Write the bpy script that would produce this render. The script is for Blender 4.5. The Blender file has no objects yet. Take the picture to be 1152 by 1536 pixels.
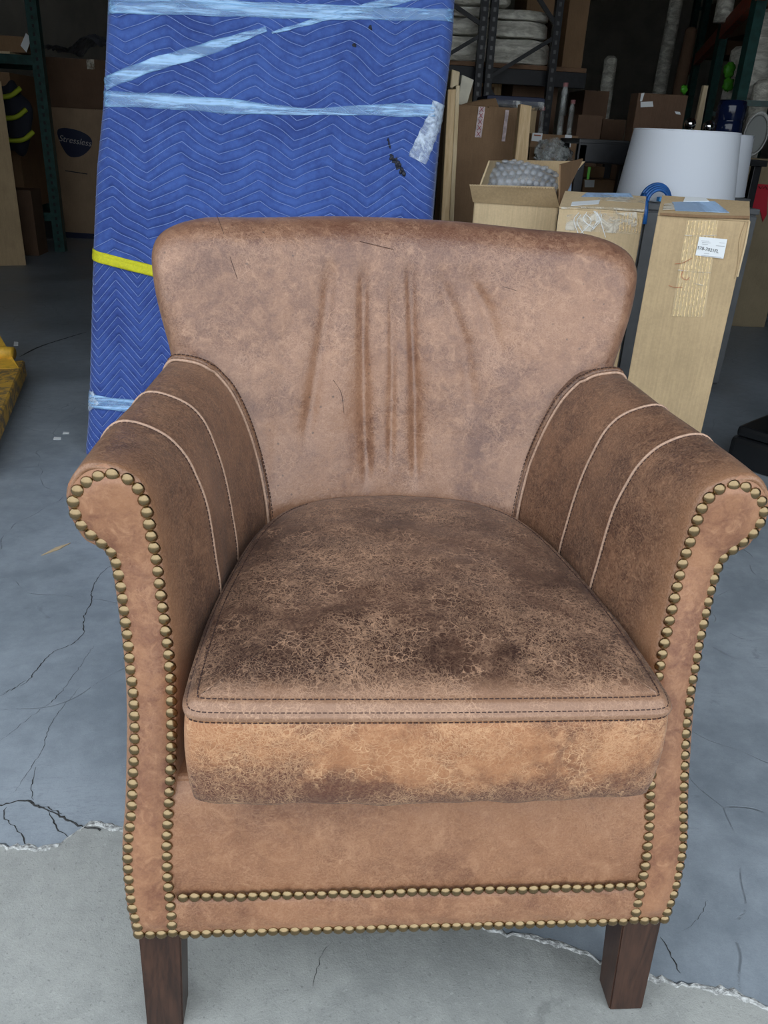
import bpy, bmesh, math, random
from math import sin, cos, pi, radians, sqrt
from mathutils import Vector, Matrix
random.seed(7)
S = bpy.context.scene
COL = S.collection

# ------------------------------------------------------------------ camera
CAM = Vector((-.1063, -.5998, .945)); F = 1204.4
PIT, ROL, YAW = radians(25.27), radians(3.035), radians(-5.214)
fw = Vector((-sin(YAW)*cos(PIT), cos(YAW)*cos(PIT), -sin(PIT)))
rt0 = Vector((cos(YAW), sin(YAW), 0)); up0 = rt0.cross(fw)
rt = rt0*cos(ROL)+up0*sin(ROL); up = up0*cos(ROL)-rt0*sin(ROL)
cd = bpy.data.cameras.new('camera'); cam = bpy.data.objects.new('camera', cd); COL.objects.link(cam)
cam.matrix_world = Matrix(((rt.x, up.x, -fw.x, CAM.x), (rt.y, up.y, -fw.y, CAM.y), (rt.z, up.z, -fw.z, CAM.z), (0, 0, 0, 1)))
cd.sensor_fit = 'HORIZONTAL'; cd.sensor_width = 36; cd.lens = 36*F/1152; cd.clip_start = .02; cd.clip_end = 200
S.camera = cam

# ------------------------------------------------------------------ sky, sun, exposure
w = bpy.data.worlds.new('sky'); S.world = w; w.use_nodes = True
bg = w.node_tree.nodes['Background']; bg.inputs[0].default_value = (.86, .93, 1.0, 1); bg.inputs[1].default_value = 1.0
sl = bpy.data.lights.new('sun', 'SUN'); sl.energy = 3.2; sl.angle = radians(.6); sl.color = (1, .9, .76)
so = bpy.data.objects.new('sun', sl); COL.objects.link(so)
so.rotation_euler = Vector((.35, -.9, -1.15)).to_track_quat('-Z', 'Y').to_euler()
S.view_settings.view_transform = 'Standard'; S.view_settings.look = 'None'
S.view_settings.gamma = 1; S.view_settings.use_curve_mapping = False
S.view_settings.exposure = 1.2

# ------------------------------------------------------------------ helpers
def ray(u, v):
    return (fw*F + rt*(u-576) - up*(v-768))
def at(u, v, Y):                       # point of the vertical plane y=Y seen at a place of the photograph
    d = ray(u, v); return CAM + d*((Y-CAM.y)/d.y)
def atz(u, v, Z):
    d = ray(u, v); return CAM + d*((Z-CAM.z)/d.z)
def interp(x, xs, ys):
    if x <= xs[0]: return ys[0]
    for i in range(1, len(xs)):
        if x <= xs[i]:
            t = (x-xs[i-1])/(xs[i]-xs[i-1]); return ys[i-1]+(ys[i]-ys[i-1])*t
    return ys[-1]
def sm(a, b, x):
    t = min(1, max(0, (x-a)/(b-a))); return t*t*(3-2*t)
def catmull(P, n, closed=False):       # n samples per span
    P = [Vector(p) for p in P]; out = []; N = len(P)
    for i in range(N if closed else N-1):
        p1, p2 = P[i], P[(i+1) % N]
        p0 = P[i-1] if (closed or i > 0) else p1*2-p2
        p3 = P[(i+2) % N] if (closed or i < N-2) else p2*2-p1
        for k in range(n):
            t = k/n
            out.append(.5*((2*p1)+(p2-p0)*t+(2*p0-5*p1+4*p2-p3)*t*t+(3*p1-p0-3*p2+p3)*t**3))
    if not closed: out.append(P[-1])
    return out
def resample(P, n=None, step=None):
    P = [Vector(p) for p in P]; L = [0]
    for a, b in zip(P, P[1:]): L.append(L[-1]+(b-a).length)
    if n is None: n = max(2, round(L[-1]/step)+1)
    out = []; j = 0
    for i in range(n):
        s = L[-1]*i/(n-1)
        while j < len(P)-2 and L[j+1] < s: j += 1
        t = (s-L[j])/max(1e-9, L[j+1]-L[j]); out.append(P[j].lerp(P[j+1], min(1, t)))
    return out
def link(name, me, m=None, parent=None, smooth=False):
    o = bpy.data.objects.new(name, me); COL.objects.link(o)
    if m: me.materials.append(m) if not me.materials else None
    if parent: o.parent = parent
    if smooth:
        for p in me.polygons: p.use_smooth = True
    return o
def mesh(name, V, Fc, m, parent=None, smooth=True, loc=None):
    me = bpy.data.meshes.new(name)
    if loc: V = [Vector(v)-Vector(loc) for v in V]
    me.from_pydata([tuple(v) for v in V], [], Fc); me.update()
    bm = bmesh.new(); bm.from_mesh(me); bmesh.ops.recalc_face_normals(bm, faces=bm.faces); bm.to_mesh(me); bm.free()
    o = link(name, me, m, parent, smooth)
    if loc: o.location = loc
    return o
def fin(name, bm, m, parent=None, smooth=False, recalc=True):
    if recalc: bmesh.ops.recalc_face_normals(bm, faces=bm.faces)
    me = bpy.data.meshes.new(name); bm.to_mesh(me); bm.free()
    return link(name, me, m, parent, smooth)
def tag(o, label=None, cat=None, group=None, kind=None):
    if label: o['label'] = label
    if cat: o['category'] = cat
    if group: o['group'] = group
    if kind: o['kind'] = kind
    return o
def thing(name, label, cat, loc=(0, 0, 0), group=None, rz=0):
    o = bpy.data.objects.new(name, None); COL.objects.link(o); o.location = loc; o.empty_display_size = .05
    o.rotation_euler = (0, 0, rz)
    return tag(o, label, cat, group)
def box(bm, x0, x1, y0, y1, z0, z1, bev=0, M=None, seg=2):
    b = bmesh.new(); bmesh.ops.create_cube(b, size=1)
    for v in b.verts:
        v.co = Vector((x0+(v.co.x+.5)*(x1-x0), y0+(v.co.y+.5)*(y1-y0), z0+(v.co.z+.5)*(z1-z0)))
    if bev: bmesh.ops.bevel(b, geom=b.edges[:], offset=bev, segments=seg, affect='EDGES', profile=.6)
    if M: bmesh.ops.transform(b, matrix=M, verts=b.verts)
    t = bpy.data.meshes.new('t'); b.to_mesh(t); b.free(); bm.from_mesh(t); bpy.data.meshes.remove(t)
    return bm
def boxo(name, x0, x1, y0, y1, z0, z1, m, parent=None, bev=.003, M=None):
    return fin(name, box(bmesh.new(), x0, x1, y0, y1, z0, z1, bev, M), m, parent)
def frameT(a, b):
    d = (b-a).normalized(); q = d.to_track_quat('Z', 'Y'); return d, q
def tube(bm, P, r, n=8, cap=True):
    P = [Vector(p) for p in P]; rings = []
    T = [(P[min(i+1, len(P)-1)]-P[max(i-1, 0)]).normalized() for i in range(len(P))]
    ref = T[0].orthogonal().normalized()
    for i, p in enumerate(P):
        ref = (ref-T[i]*ref.dot(T[i])).normalized(); s = T[i].cross(ref)
        rr = r(i/(len(P)-1)) if callable(r) else r
        rings.append([bm.verts.new(p+(ref*cos(2*pi*k/n)+s*sin(2*pi*k/n))*rr) for k in range(n)])
    for a, b in zip(rings, rings[1:]):
        for k in range(n): bm.faces.new((a[k], a[(k+1) % n], b[(k+1) % n], b[k]))
    if cap: bm.faces.new(rings[0][::-1]); bm.faces.new(rings[-1])
    return bm
def beam(bm, a, b, wx, wy, upv=(0, 1, 0)):   # rectangular bar from a to b
    a = Vector(a); b = Vector(b); d = (b-a).normalized(); s = d.cross(Vector(upv)).normalized(); t = s.cross(d)
    vs = [bm.verts.new(p+s*i*wx/2+t*j*wy/2) for p in (a, b) for i, j in ((-1, -1), (1, -1), (1, 1), (-1, 1))]
    for f in ((0, 1, 2, 3), (7, 6, 5, 4), (0, 4, 5, 1), (1, 5, 6, 2), (2, 6, 7, 3), (3, 7, 4, 0)): bm.faces.new([vs[k] for k in f])
    return bm
def lathe(bm, prof, n=24, M=None):
    rings = []
    for r, z in prof:
        rings.append([bm.verts.new((r*cos(2*pi*k/n), r*sin(2*pi*k/n), z)) for k in range(n)] if r > 1e-6 else [bm.verts.new((0, 0, z))])
    for a, b in zip(rings, rings[1:]):
        for k in range(n):
            k2 = (k+1) % n
            if len(a) == 1: bm.faces.new((a[0], b[k], b[k2]))
            elif len(b) == 1: bm.faces.new((a[k], a[k2], b[0]))
            else: bm.faces.new((a[k], a[k2], b[k2], b[k]))
    if M: bmesh.ops.transform(bm, matrix=M, verts=bm.verts)
    return bm

# ------------------------------------------------------------------ materials
def NT(name):
    m = bpy.data.materials.new(name); m.use_nodes = True; nt = m.node_tree
    return m, nt, nt.nodes['Principled BSDF']
class G:
    def __init__(s, nt): s.nt = nt
    def n(s, t, **k):
        x = s.nt.nodes.new(t)
        for a, b in k.items(): setattr(x, a, b)
        return x
    def put(s, sock, v):
        if isinstance(v, bpy.types.NodeSocket): s.nt.links.new(v, sock)
        elif v is not None:
            if isinstance(v, tuple) and len(v) == 3 and len(sock.default_value) == 4: v = (*v, 1)
            sock.default_value = v
    def math(s, op, a, b=None, c=None, clamp=False):
        x = s.n('ShaderNodeMath', operation=op, use_clamp=clamp); s.put(x.inputs[0], a)
        if b is not None: s.put(x.inputs[1], b)
        if c is not None: s.put(x.inputs[2], c)
        return x.outputs[0]
    def vmath(s, op, a, b=None):
        x = s.n('ShaderNodeVectorMath', operation=op); s.put(x.inputs[0], a)
        if b is not None: s.put(x.inputs[1], b)
        return x.outputs[0]
    def mix(s, f, a, b, mode='MIX'):
        x = s.n('ShaderNodeMix', data_type='RGBA', blend_type=mode); s.put(x.inputs[0], f); s.put(x.inputs[6], a); s.put(x.inputs[7], b); return x.outputs[2]
    def noise(s, co, sc, det=4, ro=.5, dist=0, col=False):
        x = s.n('ShaderNodeTexNoise'); s.put(x.inputs['Vector'], co); x.inputs['Scale'].default_value = sc
        x.inputs['Detail'].default_value = det; x.inputs['Roughness'].default_value = ro; x.inputs['Distortion'].default_value = dist
        return x.outputs[1 if col else 0]
    def vor(s, co, sc, feat='DISTANCE_TO_EDGE'):
        x = s.n('ShaderNodeTexVoronoi', feature=feat); s.put(x.inputs['Vector'], co); x.inputs['Scale'].default_value = sc
        return x.outputs['Distance']
    def ss(s, x, a, b, lo=0., hi=1.):
        m = s.n('ShaderNodeMapRange', interpolation_type='SMOOTHSTEP'); s.put(m.inputs[0], x)
        for i, v in enumerate((a, b, lo, hi)): m.inputs[1+i].default_value = v
        return m.outputs[0]
    def bump(s, h, st, d, nrm=None):
        x = s.n('ShaderNodeBump'); x.inputs['Strength'].default_value = st; x.inputs['Distance'].default_value = d
        s.put(x.inputs['Height'], h)
        if nrm: s.put(x.inputs['Normal'], nrm)
        return x.outputs[0]
    def co(s, k='Object'): return s.n('ShaderNodeTexCoord').outputs[k]
    def xyz(s, v):
        x = s.n('ShaderNodeSeparateXYZ'); s.put(x.inputs[0], v); return x.outputs
    def scale(s, v, sc):
        x = s.n('ShaderNodeMapping'); s.put(x.inputs[0], v); x.inputs['Scale'].default_value = sc; return x.outputs[0]
def plain(name, c, rough=.5, metal=0, nsc=0, namt=.15, bumpd=0, spec=.5, alpha=None, trans=0, nscale=(1, 1, 1)):
    m, nt, b = NT(name); g = G(nt)
    b.inputs['Roughness'].default_value = rough; b.inputs['Metallic'].default_value = metal; b.inputs['Specular IOR Level'].default_value = spec
    if trans: b.inputs['Transmission Weight'].default_value = trans
    if nsc:
        co = g.scale(g.co(), nscale); n = g.noise(co, nsc, 6, .6)
        f = g.ss(n, .3, .7)
        g.put(b.inputs['Base Color'], g.mix(f, tuple(x*(1-namt) for x in c), tuple(min(1, x*(1+namt)) for x in c)))
        if bumpd: g.put(b.inputs['Normal'], g.bump(n, 1, bumpd))
        g.put(b.inputs['Roughness'], g.ss(n, .2, .8, rough*.85, min(1, rough*1.15)))
    else: b.inputs['Base Color'].default_value = (*c, 1)
    if alpha is not None: b.inputs['Alpha'].default_value = alpha
    return m

def leather(name, dark, mid, light, crack=.6, blot=7., bias=0., grain=1., veins=.5, rough=.47, band=None, front=0., edge=None, seed=0., stretch=(1, 1, 1), pits=0., coat=.08):
    m, nt, b = NT(name); g = G(nt)
    co = g.scale(g.vmath('ADD', g.co(), (seed, seed*1.7, -seed)), stretch)
    wc = g.noise(co, 14, 4, .6, col=True)
    wv = g.vmath('SCALE', g.vmath('SUBTRACT', wc, (.5, .5, .5))); wv.node.inputs['Scale'].default_value = .06
    w2c = g.noise(co, 90, 3, .6, col=True)
    w2 = g.vmath('SCALE', g.vmath('SUBTRACT', w2c, (.5, .5, .5))); w2.node.inputs['Scale'].default_value = .012
    cw = g.vmath('ADD', g.vmath('ADD', co, wv), w2)
    n1 = g.noise(co, blot, 9, .62, .6); n2 = g.noise(co, blot*7, 8, .65, .8)
    f = g.math('ADD', g.math('MULTIPLY', n1, .62), g.math('MULTIPLY', n2, .38))
    f = g.math('ADD', f, bias)
    if band:                            # base tone shifts with height, border broken up by noise
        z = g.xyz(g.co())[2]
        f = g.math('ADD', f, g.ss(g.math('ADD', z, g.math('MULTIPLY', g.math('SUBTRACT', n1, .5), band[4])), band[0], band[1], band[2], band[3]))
    if front: f = g.math('ADD', f, g.ss(g.math('ADD', g.xyz(g.co())[1], g.math('MULTIPLY', g.math('SUBTRACT', n1, .5), .1)), .08, .17, front, 0))
    base = g.mix(g.ss(f, .36, .62), dark, mid)
    base = g.mix(g.math('MULTIPLY', g.ss(n2, .52, .78), .35), base, light)
    if edge: base = g.mix(g.math('MULTIPLY', g.ss(g.math('ADD', g.xyz(g.co())[1], g.math('MULTIPLY', g.math('SUBTRACT', n2, .5), edge[2])), edge[0], edge[1], 1, 0), edge[4]), base, edge[3])
    # crackle networks
    a = g.vor(cw, 38); c2 = g.vor(cw, 95); c3 = g.vor(cw, 230)
    la = g.ss(a, 0, .035, 1, 0); lb = g.ss(c2, 0, .07, 1, 0); lc = g.ss(c3, 0, .11, 1, 0)
    rg = g.noise(co, 34, 6, .62, .9); rg2 = g.noise(co, 85, 5, .65, .7)
    r1 = g.ss(g.math('ABSOLUTE', g.math('SUBTRACT', rg, .5)), 0, .022, 1, 0); r2 = g.ss(g.math('ABSOLUTE', g.math('SUBTRACT', rg2, .5)), 0, .022, 1, 0)
    la = g.math('MAXIMUM', la, g.math('MULTIPLY', r1, .8)); lb = g.math('MAXIMUM', lb, g.math('MULTIPLY', r2, .7))
    mk = g.noise(co, 11, 5, .6, .4); mk2 = g.noise(co, 23, 4, .6)
    mA = g.math('MULTIPLY', g.ss(mk, .45, .66), veins); mB = g.math('MULTIPLY', g.ss(mk2, .38, .68), crack)
    mC = g.math('MULTIPLY', g.ss(mk, .3, .62), crack*.75)
    cr = g.math('MAXIMUM', g.math('MULTIPLY', la, mA), g.math('MAXIMUM', g.math('MULTIPLY', lb, mB), g.math('MULTIPLY', lc, mC)))
    base = g.mix(cr, base, light)
    if pits:
        pv = g.vor(co, 60, 'F1'); pm = g.math('MULTIPLY', g.ss(pv, .05, .14, 1, 0), g.ss(g.noise(co, 9, 3), .52, .6))
        base = g.mix(g.math('MULTIPLY', pm, pits), base, (.035, .02, .018))
    # grain
    gr = g.vor(g.vmath('ADD', co, w2), 520, 'SMOOTH_F1')
    gd = g.ss(gr, .25, .75)
    base = g.mix(g.math('MULTIPLY', gd, .30*grain), base, light)
    g.put(b.inputs['Base Color'], base)
    h = g.math('ADD', g.math('MULTIPLY', gd, -.5*grain), g.math('MULTIPLY', cr, -.5))
    nb = g.bump(h, .55, .0006); nb = g.bump(g.noise(co, 30, 5, .6), .35, .004, nb)
    g.put(b.inputs['Normal'], nb)
    g.put(b.inputs['Roughness'], g.math('ADD', g.math('MULTIPLY', n2, .22), rough-.11))
    b.inputs['Specular IOR Level'].default_value = .55
    b.inputs['Sheen Weight'].default_value = .05
    b.inputs['Coat Weight'].default_value = coat; b.inputs['Coat Roughness'].default_value = .34; g.put(b.inputs['Coat Normal'], nb)
    return m
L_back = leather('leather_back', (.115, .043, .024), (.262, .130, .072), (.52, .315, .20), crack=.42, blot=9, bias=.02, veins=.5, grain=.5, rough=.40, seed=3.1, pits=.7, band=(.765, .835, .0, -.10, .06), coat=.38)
L_seat = leather('leather_seat_top', (.026, .009, .006), (.078, .035, .021), (.44, .26, .16), crack=.9, blot=7, bias=-.02, veins=.9, grain=.22, rough=.40, seed=1.3, edge=(-.012, .018, .03, (.28, .150, .088), .85))
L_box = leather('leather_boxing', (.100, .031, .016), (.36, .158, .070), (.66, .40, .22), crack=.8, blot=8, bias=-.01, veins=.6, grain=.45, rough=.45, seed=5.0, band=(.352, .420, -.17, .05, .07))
L_arm = leather('leather_arm', (.044, .016, .010), (.145, .066, .034), (.42, .24, .14), crack=.32, blot=13, bias=-.005, veins=.25, grain=1.0, rough=.42, seed=7.7, edge=(.075, .125, .06, (.28, .135, .066), .75))
L_rail = leather('leather_rail', (.145, .056, .028), (.275, .126, .062), (.50, .29, .165), crack=.3, blot=6, bias=.02, veins=.35, grain=.7, rough=.48, seed=9.2)
L_pan = leather('leather_front_panel', (.160, .060, .032), (.315, .148, .074), (.52, .30, .17), crack=.16, blot=12, bias=.02, veins=.3, grain=.3, rough=.43, seed=11.4)
M_pipe = plain('tan_piping', (.42, .27, .19), .55, nsc=300, namt=.2)
M_thread = plain('dark_thread', (.045, .02, .016), .7)
M_threadl = plain('light_thread', (.50, .36, .27), .7)
M_brass = plain('antique_brass', (.31, .225, .125), .27, 1, nsc=60, namt=.22)
def wood(name, a, b_, rough=.5, sc=(30, 30, 2.5), spec=.5):
    m, nt, b = NT(name); g = G(nt); co = g.scale(g.co(), sc)
    n = g.noise(co, 1.6, 8, .65, 1.2); n2 = g.noise(co, 9, 4, .6)
    f = g.math('ADD', g.math('MULTIPLY', n, .7), g.math('MULTIPLY', n2, .3))
    g.put(b.inputs['Base Color'], g.mix(g.ss(f, .35, .65), a, b_)); g.put(b.inputs['Normal'], g.bump(f, .4, .0008))
    b.inputs['Roughness'].default_value = rough; b.inputs['Specular IOR Level'].default_value = spec
    return m
M_leg = wood('dark_walnut_leg', (.022, .010, .007), (.062, .028, .017), .38)
M_pine = wood('pine', (.50, .33, .16), (.70, .52, .30), .65)
M_pine_dim = wood('planed_lumber', (.55, .42, .24), (.72, .60, .40), .65)
M_lining = plain('black_lining', (.01, .01, .01), .9)
def cardboard(name, c, tape=0):
    m, nt, b = NT(name); g = G(nt); co = g.co()
    n = g.noise(co, 6, 6, .6); fl = g.noise(g.scale(co, (1, 1, .05)), 220, 2); sp = g.noise(co, 160, 4, .7)
    f = g.math('ADD', g.math('MULTIPLY', n, .5), g.math('ADD', g.math('MULTIPLY', fl, .25), g.math('MULTIPLY', sp, .25)))
    g.put(b.inputs['Base Color'], g.mix(g.ss(f, .35, .65), tuple(x*.84 for x in c), tuple(x*1.1 for x in c)))
    g.put(b.inputs['Normal'], g.bump(f, .5, .002)); b.inputs['Roughness'].default_value = .75; b.inputs['Specular IOR Level'].default_value = .25
    return m
CB = cardboard('kraft_cardboard', (.50, .365, .21)); CBp = cardboard('pale_kraft', (.60, .46, .28)); CBd = cardboard('brown_kraft', (.27, .165, .09)); CBk = cardboard('dark_brown_kraft', (.16, .095, .06))
M_torn = plain('torn_paper_layer', (.80, .62, .34), .8, nsc=120, namt=.25, bumpd=.001)
M_white = plain('white_paper_label', (.82, .85, .86), .5)
M_ink = plain('black_ink', (.02, .02, .025), .6); M_inkg = plain('grey_ink', (.35, .36, .38), .6)
M_redink = plain('red_marker', (.45, .12, .05), .7)
M_black = plain('black_powdercoat', (.010, .011, .014), .42, nsc=40, namt=.3)
M_blackpl = plain('black_plastic', (.012, .013, .015), .35)
M_grey = plain('grey_steel', (.10, .105, .11), .5, nsc=12, namt=.15)
M_green = plain('green_rack_paint', (.012, .055, .048), .4, nsc=25, namt=.3)
M_orange = plain('orange_beam_paint', (.42, .06, .025), .45, nsc=25, namt=.3)
M_rackst = plain('black_rack_steel', (.014, .015, .018), .45, nsc=30, namt=.3, spec=.25)
M_navy = plain('navy_plastic', (.006, .012, .045), .12)
M_chrome = plain('chrome', (.75, .75, .74), .08, 1)
M_yel = plain('yellow_binding', (.62, .60, .015), .75, nsc=200, namt=.12, bumpd=.0005)
M_lime = plain('lime_green', (.06, .30, .015), .5)
M_hivis = plain('hi_vis_yellow', (.42, .50, .03), .7)
M_red = plain('red_card', (.50, .012, .03), .6)
M_bluetape = plain('blue_tape_band', (.02, .13, .42), .35, nsc=40, namt=.3)
M_wicker = plain('pale_grey_rim', (.42, .42, .40), .6, nsc=60, namt=.2)
M_mirror = plain('dull_glass_face', (.20, .21, .20), .3)
# lampshade: white cloth that lets some light through
M_shade, nt, b = NT('white_shade_fabric'); g = G(nt)
b.inputs['Base Color'].default_value = (.87, .92, 1.0, 1); b.inputs['Roughness'].default_value = .8
g.put(b.inputs['Normal'], g.bump(g.noise(g.scale(g.co(), (1, 1, .2)), 300, 2), .2, .0004))
# scuffed yellow paint
M_ypaint, nt, b = NT('worn_yellow_paint'); g = G(nt); co = g.co()
f = g.ss(g.noise(co, 22, 8, .7, .6), .40, .56)
g.put(b.inputs['Base Color'], g.mix(f, (.16, .12, .075), (.62, .36, .055))); b.inputs['Roughness'].default_value = .55
g.put(b.inputs['Normal'], g.bump(f, .4, .002))
def film(name, c, alo, ahi, sc, stretch, rough=.12, bd=.002):  # clear plastic film: mostly see-through with glossy creases
    m, nt, b = NT(name); g = G(nt); co = g.scale(g.co(), stretch)
    n = g.noise(co, sc, 6, .65, .4); f = g.ss(n, .42, .62)
    b.inputs['Base Color'].default_value = (*c, 1); b.inputs['Roughness'].default_value = rough; b.inputs['Specular IOR Level'].default_value = .8
    g.put(b.inputs['Alpha'], g.math('ADD', g.math('MULTIPLY', f, ahi-alo), alo)); g.put(b.inputs['Normal'], g.bump(n, .8, bd))
    return m
M_wrap = film('stretch_wrap', (.34, .60, .93), .25, .95, 60, (.06, 1, 1.2), .22, .001)
M_wrapv = film('stretch_wrap_loose', (.62, .74, .90), .25, .85, 26, (1, 1, 1), .18, .004)
M_poly = film('clear_poly_film', (.62, .64, .62), .10, .7, 14, (1, 1, .5), .15, .01)
M_bluefilm = film('blue_tint_tape', (.48, .68, .95), .5, .95, 20, (1, .3, 1), .2, .002)
M_cleartape = film('clear_packing_tape', (.80, .74, .62), .08, .8, 30, (.6, 1, 1), .12, .003)
M_bundle, nt, b = NT('wrapped_bundle'); g = G(nt); co = g.scale(g.co(), (.35, 1, 1.4)); n = g.noise(co, 22, 7, .65, .5)
g.put(b.inputs['Base Color'], g.mix(g.ss(n, .35, .7), (.46, .44, .37), (.95, .93, .83))); g.put(b.inputs['Normal'], g.bump(n, .9, .02)); b.inputs['Roughness'].default_value = .28
M_bubble, nt, b = NT('bubble_wrap_film'); g = G(nt)
b.inputs['Base Color'].default_value = (.50, .53, .57, 1); b.inputs['Roughness'].default_value = .06; b.inputs['Alpha'].default_value = .40; b.inputs['Specular IOR Level'].default_value = 1.
g.put(b.inputs['Normal'], g.bump(g.noise(g.co(), 40, 3, .5), .3, .002))
M_darkfilm = film('dark_poly_sheet', (.20, .22, .26), .5, .95, 9, (1, 1, 1), .3, .02)
# quilted blanket cloth
def cloth(name, a, b_):
    m, nt, b = NT(name); g = G(nt); co = g.co()
    n = g.noise(co, 5, 6, .6); n2 = g.noise(co, 45, 6, .7); f = g.math('ADD', g.math('MULTIPLY', n, .55), g.math('MULTIPLY', n2, .45))
    c = g.mix(g.ss(f, .36, .62), a, b_)
    st = g.math('MULTIPLY', g.ss(g.noise(g.scale(co, (1.6, 1, .5)), 5.5, 5, .7, .5), .62, .72), .55)
    c = g.mix(st, c, (.05, .06, .11))
    g.put(b.inputs['Base Color'], c); g.put(b.inputs['Normal'], g.bump(n2, .5, .004)); b.inputs['Roughness'].default_value = .72
    b.inputs['Sheen Weight'].default_value = .25; b.inputs['Specular IOR Level'].default_value = .3
    return m
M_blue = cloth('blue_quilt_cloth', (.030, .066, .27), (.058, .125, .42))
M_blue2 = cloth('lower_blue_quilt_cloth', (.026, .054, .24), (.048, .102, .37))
M_thr = plain('quilt_thread', (.24, .34, .66), .7)
M_stain = plain('black_grease', (.012, .015, .03), .5)
# concrete
def concrete(name, a, b_, c, sc, rough, sealed):
    m, nt, b = NT(name); g = G(nt); co = g.co()
    n = g.noise(co, sc, 9, .62, .5); n2 = g.noise(co, sc*9, 8, .7); n3 = g.noise(co, 420, 3, .7)
    f = g.math('ADD', g.math('MULTIPLY', n, .6), g.math('ADD', g.math('MULTIPLY', n2, .28), g.math('MULTIPLY', n3, .12)))
    col = g.mix(g.ss(f, .38, .62), a, b_)
    # fine scratches and hairline cracks running on the diagonal
    d = g.n('ShaderNodeMapping'); g.put(d.inputs[0], co); d.inputs['Rotation'].default_value = (0, 0, radians(-62)); d.inputs['Scale'].default_value = (.22, 1.6, 1)
    s = g.noise(d.outputs[0], 26, 7, .75, .3); sc2 = g.math('MULTIPLY', g.ss(g.math('ABSOLUTE', g.math('SUBTRACT', s, .5)), 0, .012, 1, 0), g.ss(n, .5, .62))
    col = g.mix(g.math('MULTIPLY', sc2, .38 if sealed else .0), col, tuple(x*.45 for x in a))
    w_ = g.vmath('SCALE', g.vmath('SUBTRACT', g.noise(co, 3, 2, .5, col=True), (.5, .5, .5))); w_.node.inputs['Scale'].default_value = .35
    v = g.vor(g.vmath('ADD', co, w_), 1.7); ck = g.math('MULTIPLY', g.ss(v, 0, .0035, 1, 0), g.ss(n2, .44, .56))
    if sealed: col = g.mix(g.math('MULTIPLY', ck, .45), col, (.03, .035, .04))
    sp = g.ss(g.noise(co, 130, 3, .6), .70 if sealed else .6, .78); col = g.mix(g.math('MULTIPLY', sp, .35), col, c); sp3 = g.ss(g.noise(g.vmath('ADD', co, (5, 5, 5)), 210, 3, .6), .58, .74); col = g.mix(g.math('MULTIPLY', sp3, .12 if sealed else .5), col, tuple(x*.4 for x in a))
    sp2 = g.ss(g.noise(co, 9, 4, .6, 1.), .66, .72); col = g.mix(g.math('MULTIPLY', sp2, .35), col, tuple(x*.5 for x in a))
    g.put(b.inputs['Base Color'], col)
    g.put(b.inputs['Normal'], g.bump(g.math('SUBTRACT', f, g.math('MULTIPLY', ck, .5 if sealed else 0.)), .5 if sealed else .8, .004 if sealed else .006))
    g.put(b.inputs['Roughness'], g.ss(n, .35, .65, rough-.08, rough+.1)); b.inputs['Specular IOR Level'].default_value = .45
    return m
M_floor = concrete('sealed_concrete', (.205, .24, .275), (.325, .37, .415), (.52, .55, .58), 2.6, .42, True)
M_apron = concrete('rough_concrete', (.25, .26, .25), (.37, .38, .36), (.55, .56, .54), 4.0, .8, False)
M_chip = plain('chipped_concrete', (.46, .47, .46), .9, nsc=160, namt=.5, bumpd=.006)
M_gap = plain('dirt_in_crack', (.035, .036, .036), .95, nsc=200, namt=.6, bumpd=.004)
M_wall = plain('painted_block_wall', (.44, .42, .36), .85, nsc=3, namt=.12, bumpd=.004)
M_ceil = plain('dark_roof_deck', (.10, .10, .10), .8)
M_ext = plain('stucco', (.45, .42, .37), .9, nsc=8, namt=.1)

# ------------------------------------------------------------------ the setting
E1 = Vector((.9625, -.2714, 0)); E2 = Vector((.2714, .9625, 0)); O = Vector((0, .135, 0))
def W(a, b_, z): return O+E1*a+E2*b_+Vector((0, 0, z))
def slab(name, a0, a1, b0, b1, z0, z1, m):
    V = [W(a, b_, z) for z in (z0, z1) for a, b_ in ((a0, b0), (a1, b0), (a1, b1), (a0, b1))]
    o = mesh(name, V, [(3, 2, 1, 0), (4, 5, 6, 7), (0, 1, 5, 4), (1, 2, 6, 5), (2, 3, 7, 6), (3, 0, 4, 7)], m, None, False)
    return tag(o, kind='structure')
crk = [(-3.9, 1.2), (-2.4, .80), (-1.5, .545), (-1.1, .46), (-.80, .36), (-.62, .275), (-.55, .261), (-.515, .256), (-.484, .254), (-.462, .270), (-.448, .290), (-.436, .300), (-.41, .292), (-.384, .285), (-.33, .262),
       (-.25, .225), (-.17, .205), (-.08, .168), (0, .140), (.045, .121), (.098, .115), (.14, .103), (.183, .093), (.22, .080), (.254, .062), (.28, .045), (.305, .033), (.34, .026), (.376, .018), (.42, .004), (.451, -.008), (.6, -.05), (.9, -.13), (2.0, -.45), (4.2, -1.05)]
rr = random.Random(3)
CR = [Vector((p.x, p.y+rr.uniform(-.0035, .0035), 0)) for p in resample(catmull([(x, y, 0) for x, y in crk], 6), step=.008)]
def strip(name, A, B, z, m, parent=None):
    n = len(A); V = [Vector((p.x, p.y, z)) for p in A]+[Vector((p.x, p.y, z)) for p in B]
    return mesh(name, V, [(i, i+1, n+i+1, n+i) for i in range(n-1)], m, parent, False)
n = len(CR)
far = [W((p-O).dot(E1)*1.0, 24, 0) for p in CR]; near = [W((p-O).dot(E1)*1.0, -30, 0) for p in CR]
gap = [.003+.0025*abs(sin(i*.37))+rr.uniform(0, .002) for i in range(n)]
CRu = [p+E2*gap[i] for i, p in enumerate(CR)]
floor = mesh('floor', CRu+far+[p-Vector((0, 0, .05)) for p in CRu], [(i, i+1, n+i+1, n+i) for i in range(n-1)]+[(i, 2*n+i, 2*n+i+1, i+1) for i in range(n-1)], M_floor, None, False); tag(floor, kind='structure')
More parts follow.
